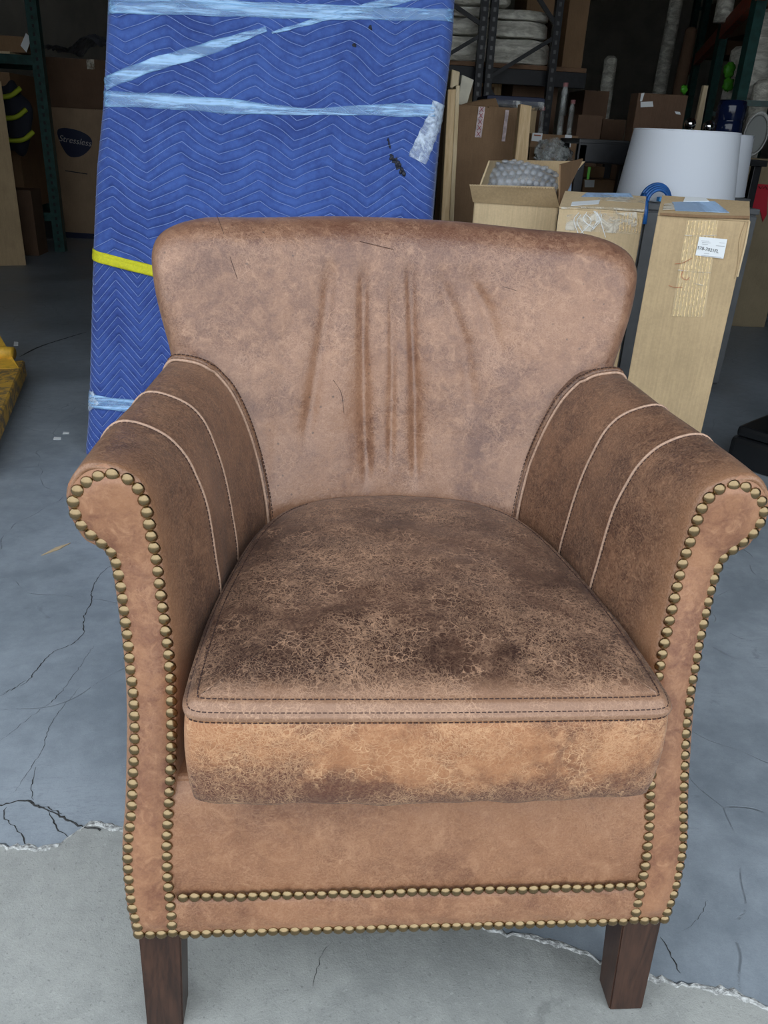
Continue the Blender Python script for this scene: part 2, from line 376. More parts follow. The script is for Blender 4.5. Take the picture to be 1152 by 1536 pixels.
def floorwide(name, a0, a1):
    o = mesh(name, [W(a0, 0, 0), W(a1, 0, 0), W(a1, 24, 0), W(a0, 24, 0)], [(0, 1, 2, 3)], M_floor, floor, False); return o
floorwide('floor_slab', -12, (CR[0]-O).dot(E1)); floorwide('floor_slab', (CR[-1]-O).dot(E1), 12)
ap = mesh('floor_apron', CR+near+[p-Vector((0, 0, .05)) for p in CR], [(i, i+1, n+i+1, n+i) for i in range(n-1)]+[(i, 2*n+i, 2*n+i+1, i+1) for i in range(n-1)], M_apron, None, False); tag(ap, kind='structure')
for a0, a1 in ((-30, (CR[0]-O).dot(E1)), ((CR[-1]-O).dot(E1), 30)):
    mesh('apron_slab', [W(a0, 0, 0), W(a1, 0, 0), W(a1, -30, 0), W(a0, -30, 0)], [(0, 1, 2, 3)], M_apron, ap, False)
g_ = strip('joint_dirt', [p-E2*.02 for p in CR], [p+E2*.02 for p in CR], -.008, M_gap, ap)
# chipped pale edge of the slab, a low crumbly ridge
def ridge(name, P, w0, h, m, parent, sd):
    r_ = random.Random(sd); V = []; Fc = []; k = 5
    for i, p in enumerate(P):
        ww = w0*(.35+.9*abs(sin(i*.23+sd))*r_.uniform(.5, 1.2)); 
        for j in range(k):
            t = j/(k-1); V.append(p+E2*(ww*(t-.15))+Vector((0, 0, (.0003+h*sin(pi*t)*r_.uniform(.1, 1)) if 0 < j < k-1 else -.0005)))
    for i in range(len(P)-1):
        for j in range(k-1): Fc.append((i*k+j, (i+1)*k+j, (i+1)*k+j+1, i*k+j+1))
    return mesh(name, V, Fc, m, parent, False)
sel = [p for p in CR if -1.0 < p.x < 1.0]
ridge('chipped_edge', sel, .012, .0022, M_chip, floor, 2)
Fp = lambda L: [atz(u, v, 0) for u, v in L]
patch = resample(catmull(Fp([(-40, 1215), (0, 1209), (20, 1204), (38, 1202), (55, 1210), (72, 1216), (95, 1228), (120, 1240), (150, 1246)]), 6), step=.005)
patch = [p+Vector((rr.uniform(-.001, .001), rr.uniform(-.0015, .0015), 0)) for p in patch]
ridge('chipped_edge', patch, .0045, .0015, M_gap, floor, 4)
def hair(L, w0, sd, wob=.0035):
    r_ = random.Random(sd); P = resample(catmull(Fp(L), 5), step=.006); A, B = [], []
    for i, p in enumerate(P):
        q = p+Vector((r_.uniform(-wob, wob), r_.uniform(-wob, wob), 0))*.5; ww = w0*r_.uniform(.3, 1)*sin(pi*(i+.5)/len(P))**.4
        A.append(q-Vector((ww/2, 0, 0))); B.append(q+Vector((ww/2, ww*.2, 0)))
    strip('crack', A, B, .0004, M_gap, floor)
for k, (L, w0) in enumerate([([(172, 845), (150, 862), (138, 885), (136, 905), (126, 925), (125, 950), (105, 968), (80, 978), (58, 1000), (42, 1022), (22, 1032), (0, 1042)], .0028),
    ([(0, 1045), (12, 1038), (40, 1020)], .002), ([(8, 1212), (6, 1228), (22, 1240), (32, 1255), (40, 1270)], .003), ([(72, 1216), (80, 1232), (88, 1245), (100, 1255)], .003),
    ([(60, 1208), (78, 1214), (92, 1222)], .004), ([(140, 970), (90, 1040), (40, 1080), (0, 1112)], .0012), ([(120, 1030), (80, 1080), (60, 1130), (20, 1190)], .0010), ([(55, 1150), (48, 1180), (50, 1200)], .0018),
    ([(130, 498), (100, 507), (60, 520), (28, 536)], .016), ([(990, 1405), (1005, 1430), (1020, 1460)], .0025), ([(1062, 1350), (1040, 1385), (1010, 1400)], .0012),
    ([(1095, 950), (1120, 960), (1152, 958)], .0012), ([(470, 1480), (480, 1440), (500, 1412)], .0012)]):
    hair(L, w0, k, .0035 if w0 < .01 else .001)
slab('wall_left', -5.6, -5.4, .3, 24, 0, 6.5, M_wall); slab('wall_right', 8.2, 8.4, .3, 24, 0, 6.5, M_wall)
slab('wall_back', -5.6, 8.4, 20, 20.2, 0, 6.5, M_wall); slab('ceiling', -5.6, 8.4, .3, 20.2, 6.5, 6.7, M_ceil)
slab('wall_front_left', -12, -2.2, .05, .3, 0, 6.9, M_ext); slab('wall_front_right', 2.7, 14, .05, .3, 0, 6.9, M_ext)
slab('wall_front_header', -2.2, 2.7, .05, .3, 2.8, 6.9, M_ext)
for a in (-2.2, 2.68): slab('trim_1' if a < 0 else 'trim_2', a-.04, a+.06, .0, .34, 0, 2.8, M_grey)

# ------------------------------------------------------------------ ARMCHAIR
chair = thing('armchair', 'worn brown leather club armchair with brass nailhead trim, standing in front', 'armchair')
def yf(z):
    t = min(1, max(0, (z-.17)/.40)); return .083*(t*t*(3-2*t)*.4+.6*t)
# cross sections of the right arm (x, z), inner bottom -> top -> outer bottom
SEC = [
 (None, [(.250, .155), (.247, .33), (.243, .45), (.248, .51), (.253, .57), (.256, .605), (.2595, .630), (.268, .650), (.291, .663), (.318, .662), (.3355, .632), (.326, .590), (.305, .571), (.298, .52), (.2935, .43), (.298, .322), (.304, .25), (.299, .155)]),
 (.135, [(.243, .155), (.235, .33), (.228, .45), (.234, .51), (.241, .57), (.247, .605), (.253, .630), (.266, .651), (.293, .664), (.318, .662), (.335, .633), (.326, .592), (.304, .571), (.298, .51), (.2935, .42), (.298, .322), (.303, .25), (.299, .155)]),
 (.20, [(.235, .155), (.222, .33), (.216, .45), (.220, .51), (.226, .569), (.236, .605), (.247, .630), (.266, .651), (.296, .664), (.318, .660), (.333, .634), (.324, .595), (.302, .572), (.296, .5), (.2935, .42), (.298, .322), (.302, .25), (.299, .155)]),
 (.30, [(.225, .155), (.212, .33), (.2065, .45), (.211, .51), (.218, .56), (.227, .597), (.240, .632), (.259, .653), (.291, .665), (.310, .660), (.323, .636), (.316, .60), (.300, .575), (.294, .5), (.292, .42), (.297, .322), (.300, .25), (.298, .155)]),
 (.43, [(.185, .155), (.174, .33), (.173, .45), (.182, .500), (.197, .562), (.211, .603), (.227, .634), (.252, .660), (.282, .668), (.300, .663), (.308, .640), (.304, .605), (.296, .58), (.291, .5), (.289, .42), (.293, .322), (.296, .25), (.294, .155)]),
 (.53, [(.165, .155), (.155, .33), (.155, .45), (.165, .500), (.180, .562), (.200, .603), (.220, .634), (.245, .655), (.270, .660), (.288, .655), (.296, .635), (.292, .60), (.284, .57), (.280, .5), (.279, .42), (.282, .322), (.284, .25), (.282, .155)])]
NS = 5
def arm_mesh(s):
    secs = []
    for y, P in SEC:
        Q = catmull([(x, 0, z) for x, z in P], NS)
        secs.append([Vector((q.x, (yf(q.z)+.004) if y is None else y, q.z)) for q in Q])
    n = len(secs[0]); rows = []
    # front edge: rolled lip, inset a little
    c0 = Vector((.29, 0, .62))
    lip = []
    for i, q in enumerate(secs[0]):
        a, b_ = secs[0][max(0, i-1)], secs[0][min(n-1, i+1)]; t = (b_-a); nn = Vector((t.z, 0, -t.x)).normalized()
        lip.append(q+nn*.003+Vector((0, -.004, 0)))
    cols = [catmull([sec[i] for sec in secs], 8) for i in range(n)]
    lip2 = [];
    for i, q in enumerate(secs[0]):
        a, b_ = secs[0][max(0, i-1)], secs[0][min(n-1, i+1)]; t = (b_-a); nn = Vector((t.z, 0, -t.x)).normalized()
        lip2.append(q+nn*.0065+Vector((0, -.0035, 0)))
    rows = [[q+Vector((0, .010, 0)) for q in lip2], lip2, lip]+[[c[k] for c in cols] for k in range(len(cols[0]))]
    V = [Vector((v.x*s, v.y, v.z)) for r in rows for v in r]; Fc = []
    R_ = len(rows)
    for r in range(R_-1):
        for i in range(n-1): Fc.append((r*n+i, r*n+i+1, (r+1)*n+i+1, (r+1)*n+i))
        Fc.append((r*n+n-1, r*n, (r+1)*n, (r+1)*n+n-1))
    Fc.append(tuple(range(n-1, -1, -1))); Fc.append(tuple((R_-1)*n+i for i in range(n)))
    return V, Fc, secs
IN = [(.2895, .655), (.2765, .650), (.268, .639), (.264, .625), (.262, .60), (.259, .571), (.257, .545), (.254, .51), (.251, .477), (.2495, .45), (.2495, .42), (.250, .385), (.252, .345), (.255, .305), (.2575, .27), (.258, .23), (.2565, .2), (.2555, .175), (.2555, .157)]
OUT = [(.291, .655), (.300, .654), (.311, .649), (.320, .642), (.327, .632), (.328, .620), (.325, .607), (.318, .597), (.309, .588), (.300, .579), (.296, .569), (.294, .558), (.2915, .534), (.290, .51), (.288, .485), (.287, .46), (.285, .435), (.2845, .41), (.285, .385), (.288, .345), (.291, .305), (.295, .275), (.297, .25), (.2965, .22), (.295, .193), (.292, .175), (.291, .156)]
nv, nf = [], []
nb = lathe(bmesh.new(), [(.0, .0038), (.0020, .0036), (.0040, .0028), (.0055, .0014), (.0062, .0), (.0060, -.0006)], 12)
nailme = bpy.data.meshes.new('nail'); bmesh.ops.recalc_face_normals(nb, faces=nb.faces); nb.to_mesh(nailme); nb.free()
for p in nailme.polygons: p.use_smooth = True
nailme.materials.append(M_brass)
def nail(p, d=(0, -1, 0)):
    o = bpy.data.objects.new('nail', nailme); COL.objects.link(o); o.parent = chair; o.location = p
    q = Vector(d).to_track_quat('Z', 'Y'); o.rotation_euler = q.to_euler()
    k = random.uniform(1.02, 1.09); o.scale = (k, k, k*random.uniform(.9, 1.1)); return o
def dashes(bm, P, r=.0006, L=.0040, gapd=.0014, off=None):
    Q = resample(P, step=.0009); st = int(round((L+gapd)/.0009)); ln = int(round(L/.0009))
    i = 0
    while i+ln < len(Q):
        tube(bm, Q[i:i+ln+1:2], r, 5); i += st
for s in (1, -1):
    V, Fc, secs = arm_mesh(s)
    mesh('arm', V, Fc, L_arm, chair)
    # piping + stitches round the arm at the three seams
    for k, (yy, ia, ib) in enumerate(((.20, 1, 12), (.30, 1, 11))):
        sec = secs[2+k]; P = [Vector((q.x*s, q.y, q.z)) for q in sec[ia*NS:ib*NS]]
        C = Vector((.30*s, yy, .5))
        fin('piping', tube(bmesh.new(), P, .0019, 8), M_pipe, chair, True)
        bm = bmesh.new(); dashes(bm, [p+Vector((0, -.0032, 0)) for p in P], .0006)
        tag(fin('stitching', bm, M_thread, chair, True), kind='stuff')
    # front panel with the nails
    li = resample(catmull([(x, 0, z) for x, z in IN], 4), 90); lo = resample(catmull([(x, 0, z) for x, z in OUT], 4), 90)
    # pair so that the scroll fans out and the stem stays level
    lo2 = []
    LO = resample(catmull([(x, 0, z) for x, z in OUT], 4), 400); LI = resample(catmull([(x, 0, z) for x, z in IN], 4), 400)
    def pick(arr, f): return arr[min(399, int(f*399))]
    fs_i = next(i for i, p in enumerate(LI) if p.z < .56)/399; fs_o = next(i for i, p in enumerate(LO) if p.z < .56 )/399
    PI_, PO_ = [], []
    for k in range(31): PI_.append(pick(LI, fs_i*k/30)); PO_.append(pick(LO, fs_o*k/30))
    zi = [p for p in LI if p.z < .56]; zo = [p for p in LO if p.z < .56]
    for k in range(1, 61): PI_.append(zi[int((len(zi)-1)*k/60)]); PO_.append(zo[int((len(zo)-1)*k/60)])
    V, Fc = [], []; m_ = 13
    def tdir(arr, i):
        t = (arr[min(i+1, len(arr)-1)]-arr[max(i-1, 0)])
        if t.length < 1e-6: t = Vector((0, 0, -1))
        t.normalize(); return Vector((-t.z, 0, t.x))
    for a, b_ in zip(PI_, PO_):
        wd = (a-b_).length
        for j in range(m_):
            if j == 0 or j == m_-1:              # tucked margin under the nail row
                q = a if j == 0 else b_; dd = tdir(PI_ if j == 0 else PO_, len(V)//m_)
                p = q+dd*((.0105 if q.z > .637 and q.x > .295 else .0058) if j else -.0045); V.append(Vector((p.x*s, yf(p.z)+.0008, p.z))); continue
            t = (j-1)/(m_-3); p = a.lerp(b_, t)
            V.append(Vector((p.x*s, yf(p.z)-.0006-min(.0055, wd*.16)*sin(pi*t)**.7*(.12+.88*sm(.156, .180, p.z)), p.z)))
    for i in range(len(PI_)-1):
        for j in range(m_-1): Fc.append((i*m_+j, (i+1)*m_+j, (i+1)*m_+j+1, i*m_+j+1))
    mesh('front_panel', V, Fc, L_pan, chair)
    for arr, skip in ((lo, 0), (li, 1)):
        Q = resample([(p.x*s, yf(p.z)-.001, p.z) for p in arr], step=.0123)
        for q in Q[skip:]: nail(q)
    for t in (.33, .66): nail(Vector(((.2555+.0355*t)*s, -.0020, .1565)))
    for k in range(5): nail(Vector(((.3045-.001*k)*s, .10+.03*k, .569)), (s, 0, -.1))
# back: a thick rounded cushion with outline traced round its rim
OL = [(0, .837), (.091, .836), (.185, .832), (.245, .831), (.27, .829), (.300, .821), (.320, .809), (.329, .792), (.330, .771), (.3265, .739), (.3195, .706), (.3115, .674), (.307, .650), (.306, .62), (.300, .58), (.292, .50), (.288, .40), (.288, .28), (.286, .17)]
half = [(x, 0, z) for x, z in OL]
# circular-ish loop: mirror
right = catmull(half, 4); bot = resample([(.286, 0, .17), (-.286, 0, .17)], 40)
left = [Vector((-p.x, 0, p.z)) for p in right[::-1]]
loop = resample(right+bot[1:-1]+left, 420)[:-1]
def backfront(x, z):
    y0 = interp(z, [.15, .30, .47, .56, .668, .76, .80, .84], [.40, .42, .455, .480, .503, .525, .534, .542]); k = interp(z, [.3, .46, .56, .668, .77, .84], [1.74, 1.74, 1.30, .84, .78, .70])
    d = k*x*x; return y0-(.095*(1-math.exp(-d/.095)))
WR = [([(-.093, .768), (-.098, .715), (-.11, .642), (-.122, .565)], .0090, .0070), ([(-.048, .765), (-.047, .681), (-.042, .567), (-.037, .510)], .0068, .0080), ([(-.009, .745), (-.005, .645), (-.003, .527)], .0055, .0045),
      ([(.016, .776), (.021, .701), (.029, .608), (.033, .517)], .0062, .0080), ([(.058, .765), (.094, .685), (.106, .61)], .010, .0060), ([(.1, .766), (.121, .732), (.141, .678)], .010, .0065), ([(-.142, .723), (-.161, .603), (-.166, .503)], .012, .0025)]
def groove(x, z):
    d = 0
    for L, wd, dep in WR:
        zs = [q[1] for q in L][::-1]; xs = [q[0] for q in L][::-1]
        if z < zs[0]-.05 or z > zs[-1]+.05: continue
        xc = interp(z, zs, xs); fade = sm(zs[0]-.045, zs[0]+.03, z)*(1-sm(zs[-1]-.03, zs[-1]+.045, z))
        a = (x-xc)/wd
        d += dep*fade*(math.exp(-a*a)+.35*math.exp(-(a/3)**2)-.30*math.exp(-((abs(a)-4)/2.2)**2))
    return d
T = .055; C0 = Vector((0, 0, .60)); RN = 90
def ring(sr, side):
    out = []
    for p in loop:
        q = C0.lerp(p, sr); dist = (p-C0).length*(1-sr); rr_ = .055
        h = sqrt(max(0, 1-max(0, (rr_-dist)/rr_)**2))
        xf = q.x; yc = backfront(xf, q.z)+T
        if side > 0: y = yc-T*h + groove(q.x, q.z)
        else: y = yc+T*h
        out.append(Vector((q.x, y, q.z)))
    return out
SR = [1-(1-k/RN)**1 for k in range(1, RN-7)]+[1-.085*(1-t)**1.8 for t in (0, .12, .25, .38, .5, .62, .74, .85, .93, 1)]
SR = sorted(set(SR))
V = [Vector((0, backfront(0, .6)+groove(0, .6), .6))]; Fc = []; NL = len(loop)
for sr in SR: V += ring(sr, 1)
SB = [x for x in SR[::-1][1:] if x > .8]+[.7, .5, .25]
for sr in SB: V += ring(sr, -1)
V.append(Vector((0, backfront(0, .6)+2*T, .6)))
for i in range(NL): Fc.append((0, 1+(i+1) % NL, 1+i))
TR = len(SR)+len(SB)
for r in range(TR-1):
    for i in range(NL): Fc.append((1+r*NL+i, 1+r*NL+(i+1) % NL, 1+(r+1)*NL+(i+1) % NL, 1+(r+1)*NL+i))
for i in range(NL): Fc.append((1+(TR-1)*NL+i, 1+(TR-1)*NL+(i+1) % NL, len(V)-1))
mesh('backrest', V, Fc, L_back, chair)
# seam where arm and back meet
for s in (1, -1):
    P = catmull([(x*s, 0, z) for x, z in [(.3085, .650), (.298, .667), (.280, .669), (.252, .661), (.227, .635), (.211, .604), (.197, .563), (.182, .500), (.175, .455), (.172, .40)]], 6)
    Q = []
    for p in P:
        Q.append(Vector((p.x, min(.436, backfront(p.x, p.z)+.004) if p.z < .655 else .43, p.z)))
    fin('piping', tube(bmesh.new(), [q+Vector((0, -.006, .0005)) for q in Q], .0020, 8), M_pipe, chair, True)
    A = [q+Vector((0, -.004, .001)) for q in Q]; B = [q+Vector((-s*.006 if q.z < .64 else -s*.002, .002, .0035 if q.z < .64 else .0065)) for q in Q]
    V = []
    for a, b_ in zip(A, B):
        for t in (0, .33, .66, 1): V.append(a.lerp(b_, t)+Vector((0, -.0035*sin(pi*t), .0012*sin(pi*t))))
    mesh('seam_welt', V, [(i*4+j, (i+1)*4+j, (i+1)*4+j+1, i*4+j+1) for i in range(len(Q)-1) for j in range(3)], L_arm, chair)
    bm = bmesh.new(); dashes(bm, [b_+Vector((0, -.003, .0005)) for b_ in B], .00065)
    tag(fin('stitching', bm, M_thread, chair, True), kind='stuff')
# scratches in the leather of the back
for L in ([(325, 322), (336, 352), (345, 385), (356, 418)], [(367, 358), (385, 368), (410, 386)], [(500, 570), (512, 590), (516, 620)], [(755, 430), (775, 436)], [(540, 362), (590, 374)]):
    P = []
    for u, v in L:
        y = .5
        for _ in range(30):
            p = at(u, v, y); y = .5*y+.5*(backfront(p.x, p.z)+groove(p.x, p.z)+(T-T*sqrt(max(0, 1-max(0, (.055-(.838-p.z))/.055)**2)) if p.z > .783 else 0))
        P.append(Vector((p.x, y-.0001, p.z)))
    fin('scratch', tube(bmesh.new(), catmull(P, 5), .00032, 5), M_thread, chair, True)
# seat cushion
cx = .0035
PL = [(0, -.023), (.12, -.022), (.19, -.021), (.218, -.018), (.2275, -.007), (.229, .02), (.227, .08), (.222, .15), (.212, .22), (.200, .286), (.186, .34), (.163, .39), (.128, .425), (.08, .447), (0, .457)]
hr = catmull([(x+0, y, 0) for x, y in PL], 8); hl = [Vector((-p.x, p.y, 0)) for p in hr[::-1]]
PLn = resample(hr+hl[1:], 361)[:-1]; NP = len(PLn)
nrm = []
for i in range(NP):
    t = PLn[(i+2) % NP]-PLn[i-2]; nrm.append(Vector((t.y, -t.x, 0)).normalized())
prof = [(.060, .348), (.030, .348), (.014, .349), (.006, .353), (.0015, .361), (-.0010, .375), (-.0025, .395), (-.003, .415), (-.0022, .436), (-.0010, .450), (.0004, .4570), (.0010, .4585), (-.0014, .4610), (-.0022, .4645), (-.0010, .4672), (.0022, .4680), (.0035, .4705), (.0060, .4735), (.0095, .4755), (.0120, .4752), (.016, .4775), (.022, .4795)]
rows = []
for d, z in prof:
    row = []
    for i, p in enumerate(PLn):
        q = p-nrm[i]*d; wv = .0014*sin(i*.21)+.001*sin(i*.53+1)
        if .36 < z < .45 and p.y < .02:                  # soft pull creases in the boxing
            for xc, dp in ((.10, .0022), (.128, .0030), (.155, .0016), (-.18, .0015)):
                q += nrm[i]*(-dp*math.exp(-((q.x-xc-.10*(z-.40))/.006)**2)*sm(.36, .39, z)*(1-sm(.42, .45, z)))
        row.append(Vector((q.x+cx, q.y, z+(wv if z < .355 else 0)+.004*(abs(q.x)/.23)**2*(1 if z < .36 else 0)+.0*q.x)))
    rows.append(row)
cen = Vector((cx, .21, 0)); inner = [p-nrm[i]*.022 for i, p in enumerate(PLn)]
KR = 46
for k in range(1, KR):
    t = 1-k/KR; row = []
    for p in inner:
        q = Vector((cen.x-cx, cen.y, 0)).lerp(p, t); r2 = 1-t*t
        zc = .4795+.019*r2**.8 - .0022*math.exp(-((q.x-.07)/.1)**2-((q.y-.3)/.09)**2)*r2
        zc += .0007*sin(q.x*60+q.y*25)*r2+.0006*sin(q.y*90+q.x*20)*r2
        row.append(Vector((q.x+cx, q.y, zc)))
    rows.append(row)
cush = bpy.data.objects.new('seat_cushion', None)
def rowsmesh(name, rows, m, parent, capc=None):
    V = [v for r in rows for v in r]; Fc = []
    for r in range(len(rows)-1):
        for i in range(NP): Fc.append((r*NP+i, r*NP+(i+1) % NP, (r+1)*NP+(i+1) % NP, (r+1)*NP+i))
    if capc is not None:
        V.append(capc); k = (len(rows)-1)*NP
        for i in range(NP): Fc.append((k+i, k+(i+1) % NP, len(V)-1))
    return mesh(name, V, Fc, m, parent)
iseam = 12
bpy.data.objects.remove(cush)
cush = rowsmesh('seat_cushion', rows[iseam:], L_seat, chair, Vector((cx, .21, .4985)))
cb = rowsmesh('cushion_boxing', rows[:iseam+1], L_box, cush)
bm = bmesh.new(); bm_rows = rows[0]
for ri, of in ((11, (0, -.0006)), (15, (0, 0)), (19, (0, .0004))):
    P = [rows[ri][i]-nrm[i]*0+Vector((0, 0, of[1])) for i in list(range(NP-150, NP))+list(range(0, 151))]
    if ri == 11: P = [p+Vector((0, -.0006, 0)) for p in P]
    dashes(bm, P, .00065, .0045, .0012)
tag(fin('stitching', bm, M_thread, cush, True), kind='stuff')
# front rail, lower welt, deck, legs
def railmesh(name, z0, z1, bulge, m, y0=0, nz=14):
    V, Fc = [], []; nx = 60
    for j in range(nz+1):
        t = j/nz; z = z0+(z1-z0)*t
        for i in range(nx+1):
            x = -.2565+.513*i/nx; V.append(Vector((x, y0+yf(z)-bulge*sin(pi*t)**.6+(.010*(t-.9)/.1 if t > .9 else 0)+.0005*sin(i*.9+j), z)))
    for j in range(nz):
        for i in range(nx): Fc.append((j*(nx+1)+i, j*(nx+1)+i+1, (j+1)*(nx+1)+i+1, (j+1)*(nx+1)+i))
    return mesh(name, V, Fc, m, chair)
railmesh('front_rail', .204, .338, .004, L_rail, .003); railmesh('lower_welt', .150, .206, .0035, L_rail, .0015)
boxo('seat_deck', -.255, .255, .040, .50, .152, .3385, L_rail, chair, .004)
boxo('dust_cover', -.28, .28, .02, .54, .147, .153, M_lining, chair, 0)
for i in range(41): nail(Vector((-.2425+.487*i/40, yf(.2045)-.0012, .2045+.0008*sin(i))))
for i in range(42): nail(Vector((-.2435+.487*i/41, -.0005, .1540)))
def leg(x0, x1, y0, y1, bx0, bx1, by0, by1):
    bm = bmesh.new(); V = [bm.verts.new(p) for p in ((bx0, by0, 0), (bx1, by0, 0), (bx1, by1, 0), (bx0, by1, 0), (x0, y0, .155), (x1, y0, .155), (x1, y1, .155), (x0, y1, .155))]
    for f in ((3, 2, 1, 0), (4, 5, 6, 7), (0, 1, 5, 4), (1, 2, 6, 5), (2, 3, 7, 6), (3, 0, 4, 7)): bm.faces.new([V[k] for k in f])
    bmesh.ops.bevel(bm, geom=bm.edges[:], offset=.0015, segments=2, affect='EDGES')
    fin('leg', bm, M_leg, chair)
for s in (1, -1):
    a = sorted((.249*s, .295*s)); b_ = sorted((.253*s, .294*s)); leg(a[0], a[1], .010, .058, b_[0], b_[1], -.003, .036)
    a = sorted((.245*s, .285*s)); b_ = sorted((.250*s, .284*s)); leg(a[0], a[1], .49, .535, b_[0], b_[1], .53, .565)

# ------------------------------------------------------------------ BLANKET-WRAPPED PANEL
def bp(z): return 1.76+.18*z
bundle = thing('moving_blanket_bundle', 'tall flat item padded in quilted blue moving blankets, leaning behind the armchair', 'moving blanket', (-.3, 1.76, 0))
bundle_o = Vector((-.3, 1.76, 0))
def child(o):
    o.parent = bundle; o.matrix_parent_inverse = Matrix.Translation(-bundle_o); return o
def xl(z): return interp(z, [0, .09, .516, .589, .819, .972, 1.151, 1.231, 1.8], [-.829, -.816, -.776, -.768, -.744, -.719, -.698, -.687, -.64])
def xr(z): return interp(z, [0, .72, .845, .951, 1.071, 1.188, 1.285, 1.8], [.20, .221, .224, .232, .244, .253, .253, .25])
ZB = [(-.768, .592), (-.592, .553), (.25, .40)]       # yellow edge: x, z
def zb(x): return interp(x, [q[0] for q in ZB], [q[1] for q in ZB])
def tri(t): t = t % 1; return 4*abs(t-.5)-1
def chev(x, z, low):
    if low: return z+.040*tri((x+.765-.0*z)/.125)*.9
    P = .205+.05*sm(.95, 1.25, z)
    z0_ = z+.0035*sin(x*23+z*11)+.003*sin(x*47-z*19+2); x = x+.006*sin(z*31)
    return z0_+.0265*tri((x+.29)/P+.5)*(1+.12*sin(x*5))+.012*sin(x*2.1+1)
def puff(x, z, low):
    sp = .0262 if not low else .0255
    t = (chev(x, z, low)/sp) % 1
    return (sin(pi*t)**.5)*(.0085), t
TH = .055
def bsurf(u, z, low, extra=0):       # u 0..1 across, rounded edges
    a, b_ = xl(z), xr(z); wd = b_-a; x = a+u*wd; d = min(x-a, b_-x); r = .035
    h = sqrt(max(0, 1-max(0, (r-d)/r)**2))
    pf, _ = puff(x, z, low)
    bil = .006*sin(x*7+z*3)+.004*sin(x*13-z*9+1)
    y = bp(z)+r*(1-h)+bil-(pf+extra)*max(.3, h)
    return Vector((x, y, z))
def us(n):
    out = []
    for i in range(n+1):
        t = i/n; out.append(t)
    return [0, .003, .008, .015, .024]+[.03+.94*t for t in out]+[.976, .985, .992, .997, 1]
U = us(190)
def sheet(name, z0f, z1f, nz, low, m, off=0):
    V, Fc = [], []; nu = len(U)
    for j in range(nz+1):
        for i, u in enumerate(U):
            xa = xl(.6)+u*(xr(.6)-xl(.6)); z0, z1 = z0f(xa), z1f(xa); z = z0+(z1-z0)*j/nz
            V.append(bsurf(u, z, low)+Vector((0, -off, 0)))
    for j in range(nz):
        for i in range(nu-1): Fc.append((j*nu+i, j*nu+i+1, (j+1)*nu+i+1, (j+1)*nu+i))
    base = len(V)                                  # back side and edges
    for j in (0, nz):
        for i in (0, nu-1):
            v = V[j*nu+i]; V.append(v+Vector((0, TH, 0)))
    L0 = [j*nu for j in range(nz+1)]; R0 = [j*nu+nu-1 for j in range(nz+1)]
    Fc.append(tuple(L0+[base+2, base])); Fc.append(tuple(R0+[base+3, base+1])); Fc.append((base, base+1, base+3, base+2))
    Fc.append(tuple(range(nz*nu, nz*nu+nu))+(base+3, base+2)); Fc.append(tuple(range(0, nu))+(base+1, base))
    return child(mesh(name, V, Fc, m, None))
up_b = sheet('blanket', lambda x: zb(x), lambda x: 1.66, 460, False, M_blue, .006)
lo_b = sheet('blanket', lambda x: .004, lambda x: zb(x)+.02, 190, True, M_blue2, 0); lo_b['label'] = 'lower blue quilted blanket below the yellow edge'
def threads(name, low, zlo, zhi, off, m=None):
    bm = bmesh.new(); sp = .0262 if not low else .0255
    k0 = int((zlo-.15)/sp); k1 = int((zhi+.15)/sp)
    for k in range(k0, k1):
        P = []
        def flush():
            if len(P) > 3: tube(bm, P, .0009, 4, False)
            P.clear()
        for i in range(281):
            u = i/280; xa = xl(1)+u*(xr(1)-xl(1)); z = k*sp-(chev(xa, 0, low)); 
            for _ in range(7):
                xa = xl(z)+u*(xr(z)-xl(z)); z = .5*z+.5*(k*sp-(chev(xa, z, low)-z))
            lo_z = zb(xa)+.004 if not low else .012; hi_z = 1.655 if not low else zb(xa)-.004
            if lo_z < z < hi_z:
                q = bsurf(u, z, low); P.append(Vector((q.x, q.y-off-.0042, q.z)))
            else: flush()
        flush()
    o = fin(name, bm, M_thr, None, True, False); child(o); tag(o, kind='stuff'); return o
threads('quilting_stitches', False, .38, 1.66, .006); threads('quilting_stitches', True, 0, .60, 0)
# yellow edge binding
def band(name, pts, w0, m, off, thick=.002, low=False, n=120, wob=0, uw=True, sd=1):
    r_ = random.Random(sd); P = resample([Vector((x, 0, z)) for x, z in pts], n); V, Fc = [], []; k = 7
    for i, p in enumerate(P):
        t = (P[min(i+1, n-1)]-P[max(i-1, 0)]).normalized(); s = Vector((-t.z, 0, t.x))
        ww = w0(i/(n-1)) if callable(w0) else w0
        for j in range(k):
            q = p+s*ww*(j/(k-1)-.5)+s*wob*sin(i*.3+sd)*(j/(k-1)-.5); z = q.z; a, b_ = xl(z), xr(z)
            u = min(1, max(0, (q.x-a)/(b_-a))); bs = bsurf(u, z, low); 
            dy = max(0, a-q.x, q.x-b_)
            base = bp(z)+.035*(1-sqrt(max(0, 1-max(0, (.035-min(q.x-a, b_-q.x))/.035)**2)) if dy == 0 else 1)+.006*sin(q.x*7+z*3)+.004*sin(q.x*13-z*9+1)
            V.append(Vector((q.x if dy == 0 else (a-.001 if q.x < a else b_+.001), min(base-.0085, bs.y-.002)-off+.0012*sin(j*2.1+i*.05*sd)+dy, z)))
    for i in range(n-1):
        for j in range(k-1): Fc.append((i*k+j, (i+1)*k+j, (i+1)*k+j+1, i*k+j+1))
    o = mesh(name, V, Fc, m, None); child(o)
    md = o.modifiers.new('s', 'SOLIDIFY'); md.thickness = thick; md.offset = 0
    return o
band('edge_binding', [(-.775, .588), (-.60, .551), (-.2, .478), (.22, .405)], .030, M_yel, .004, .004)['label'] = 'yellow edge binding of the blanket'
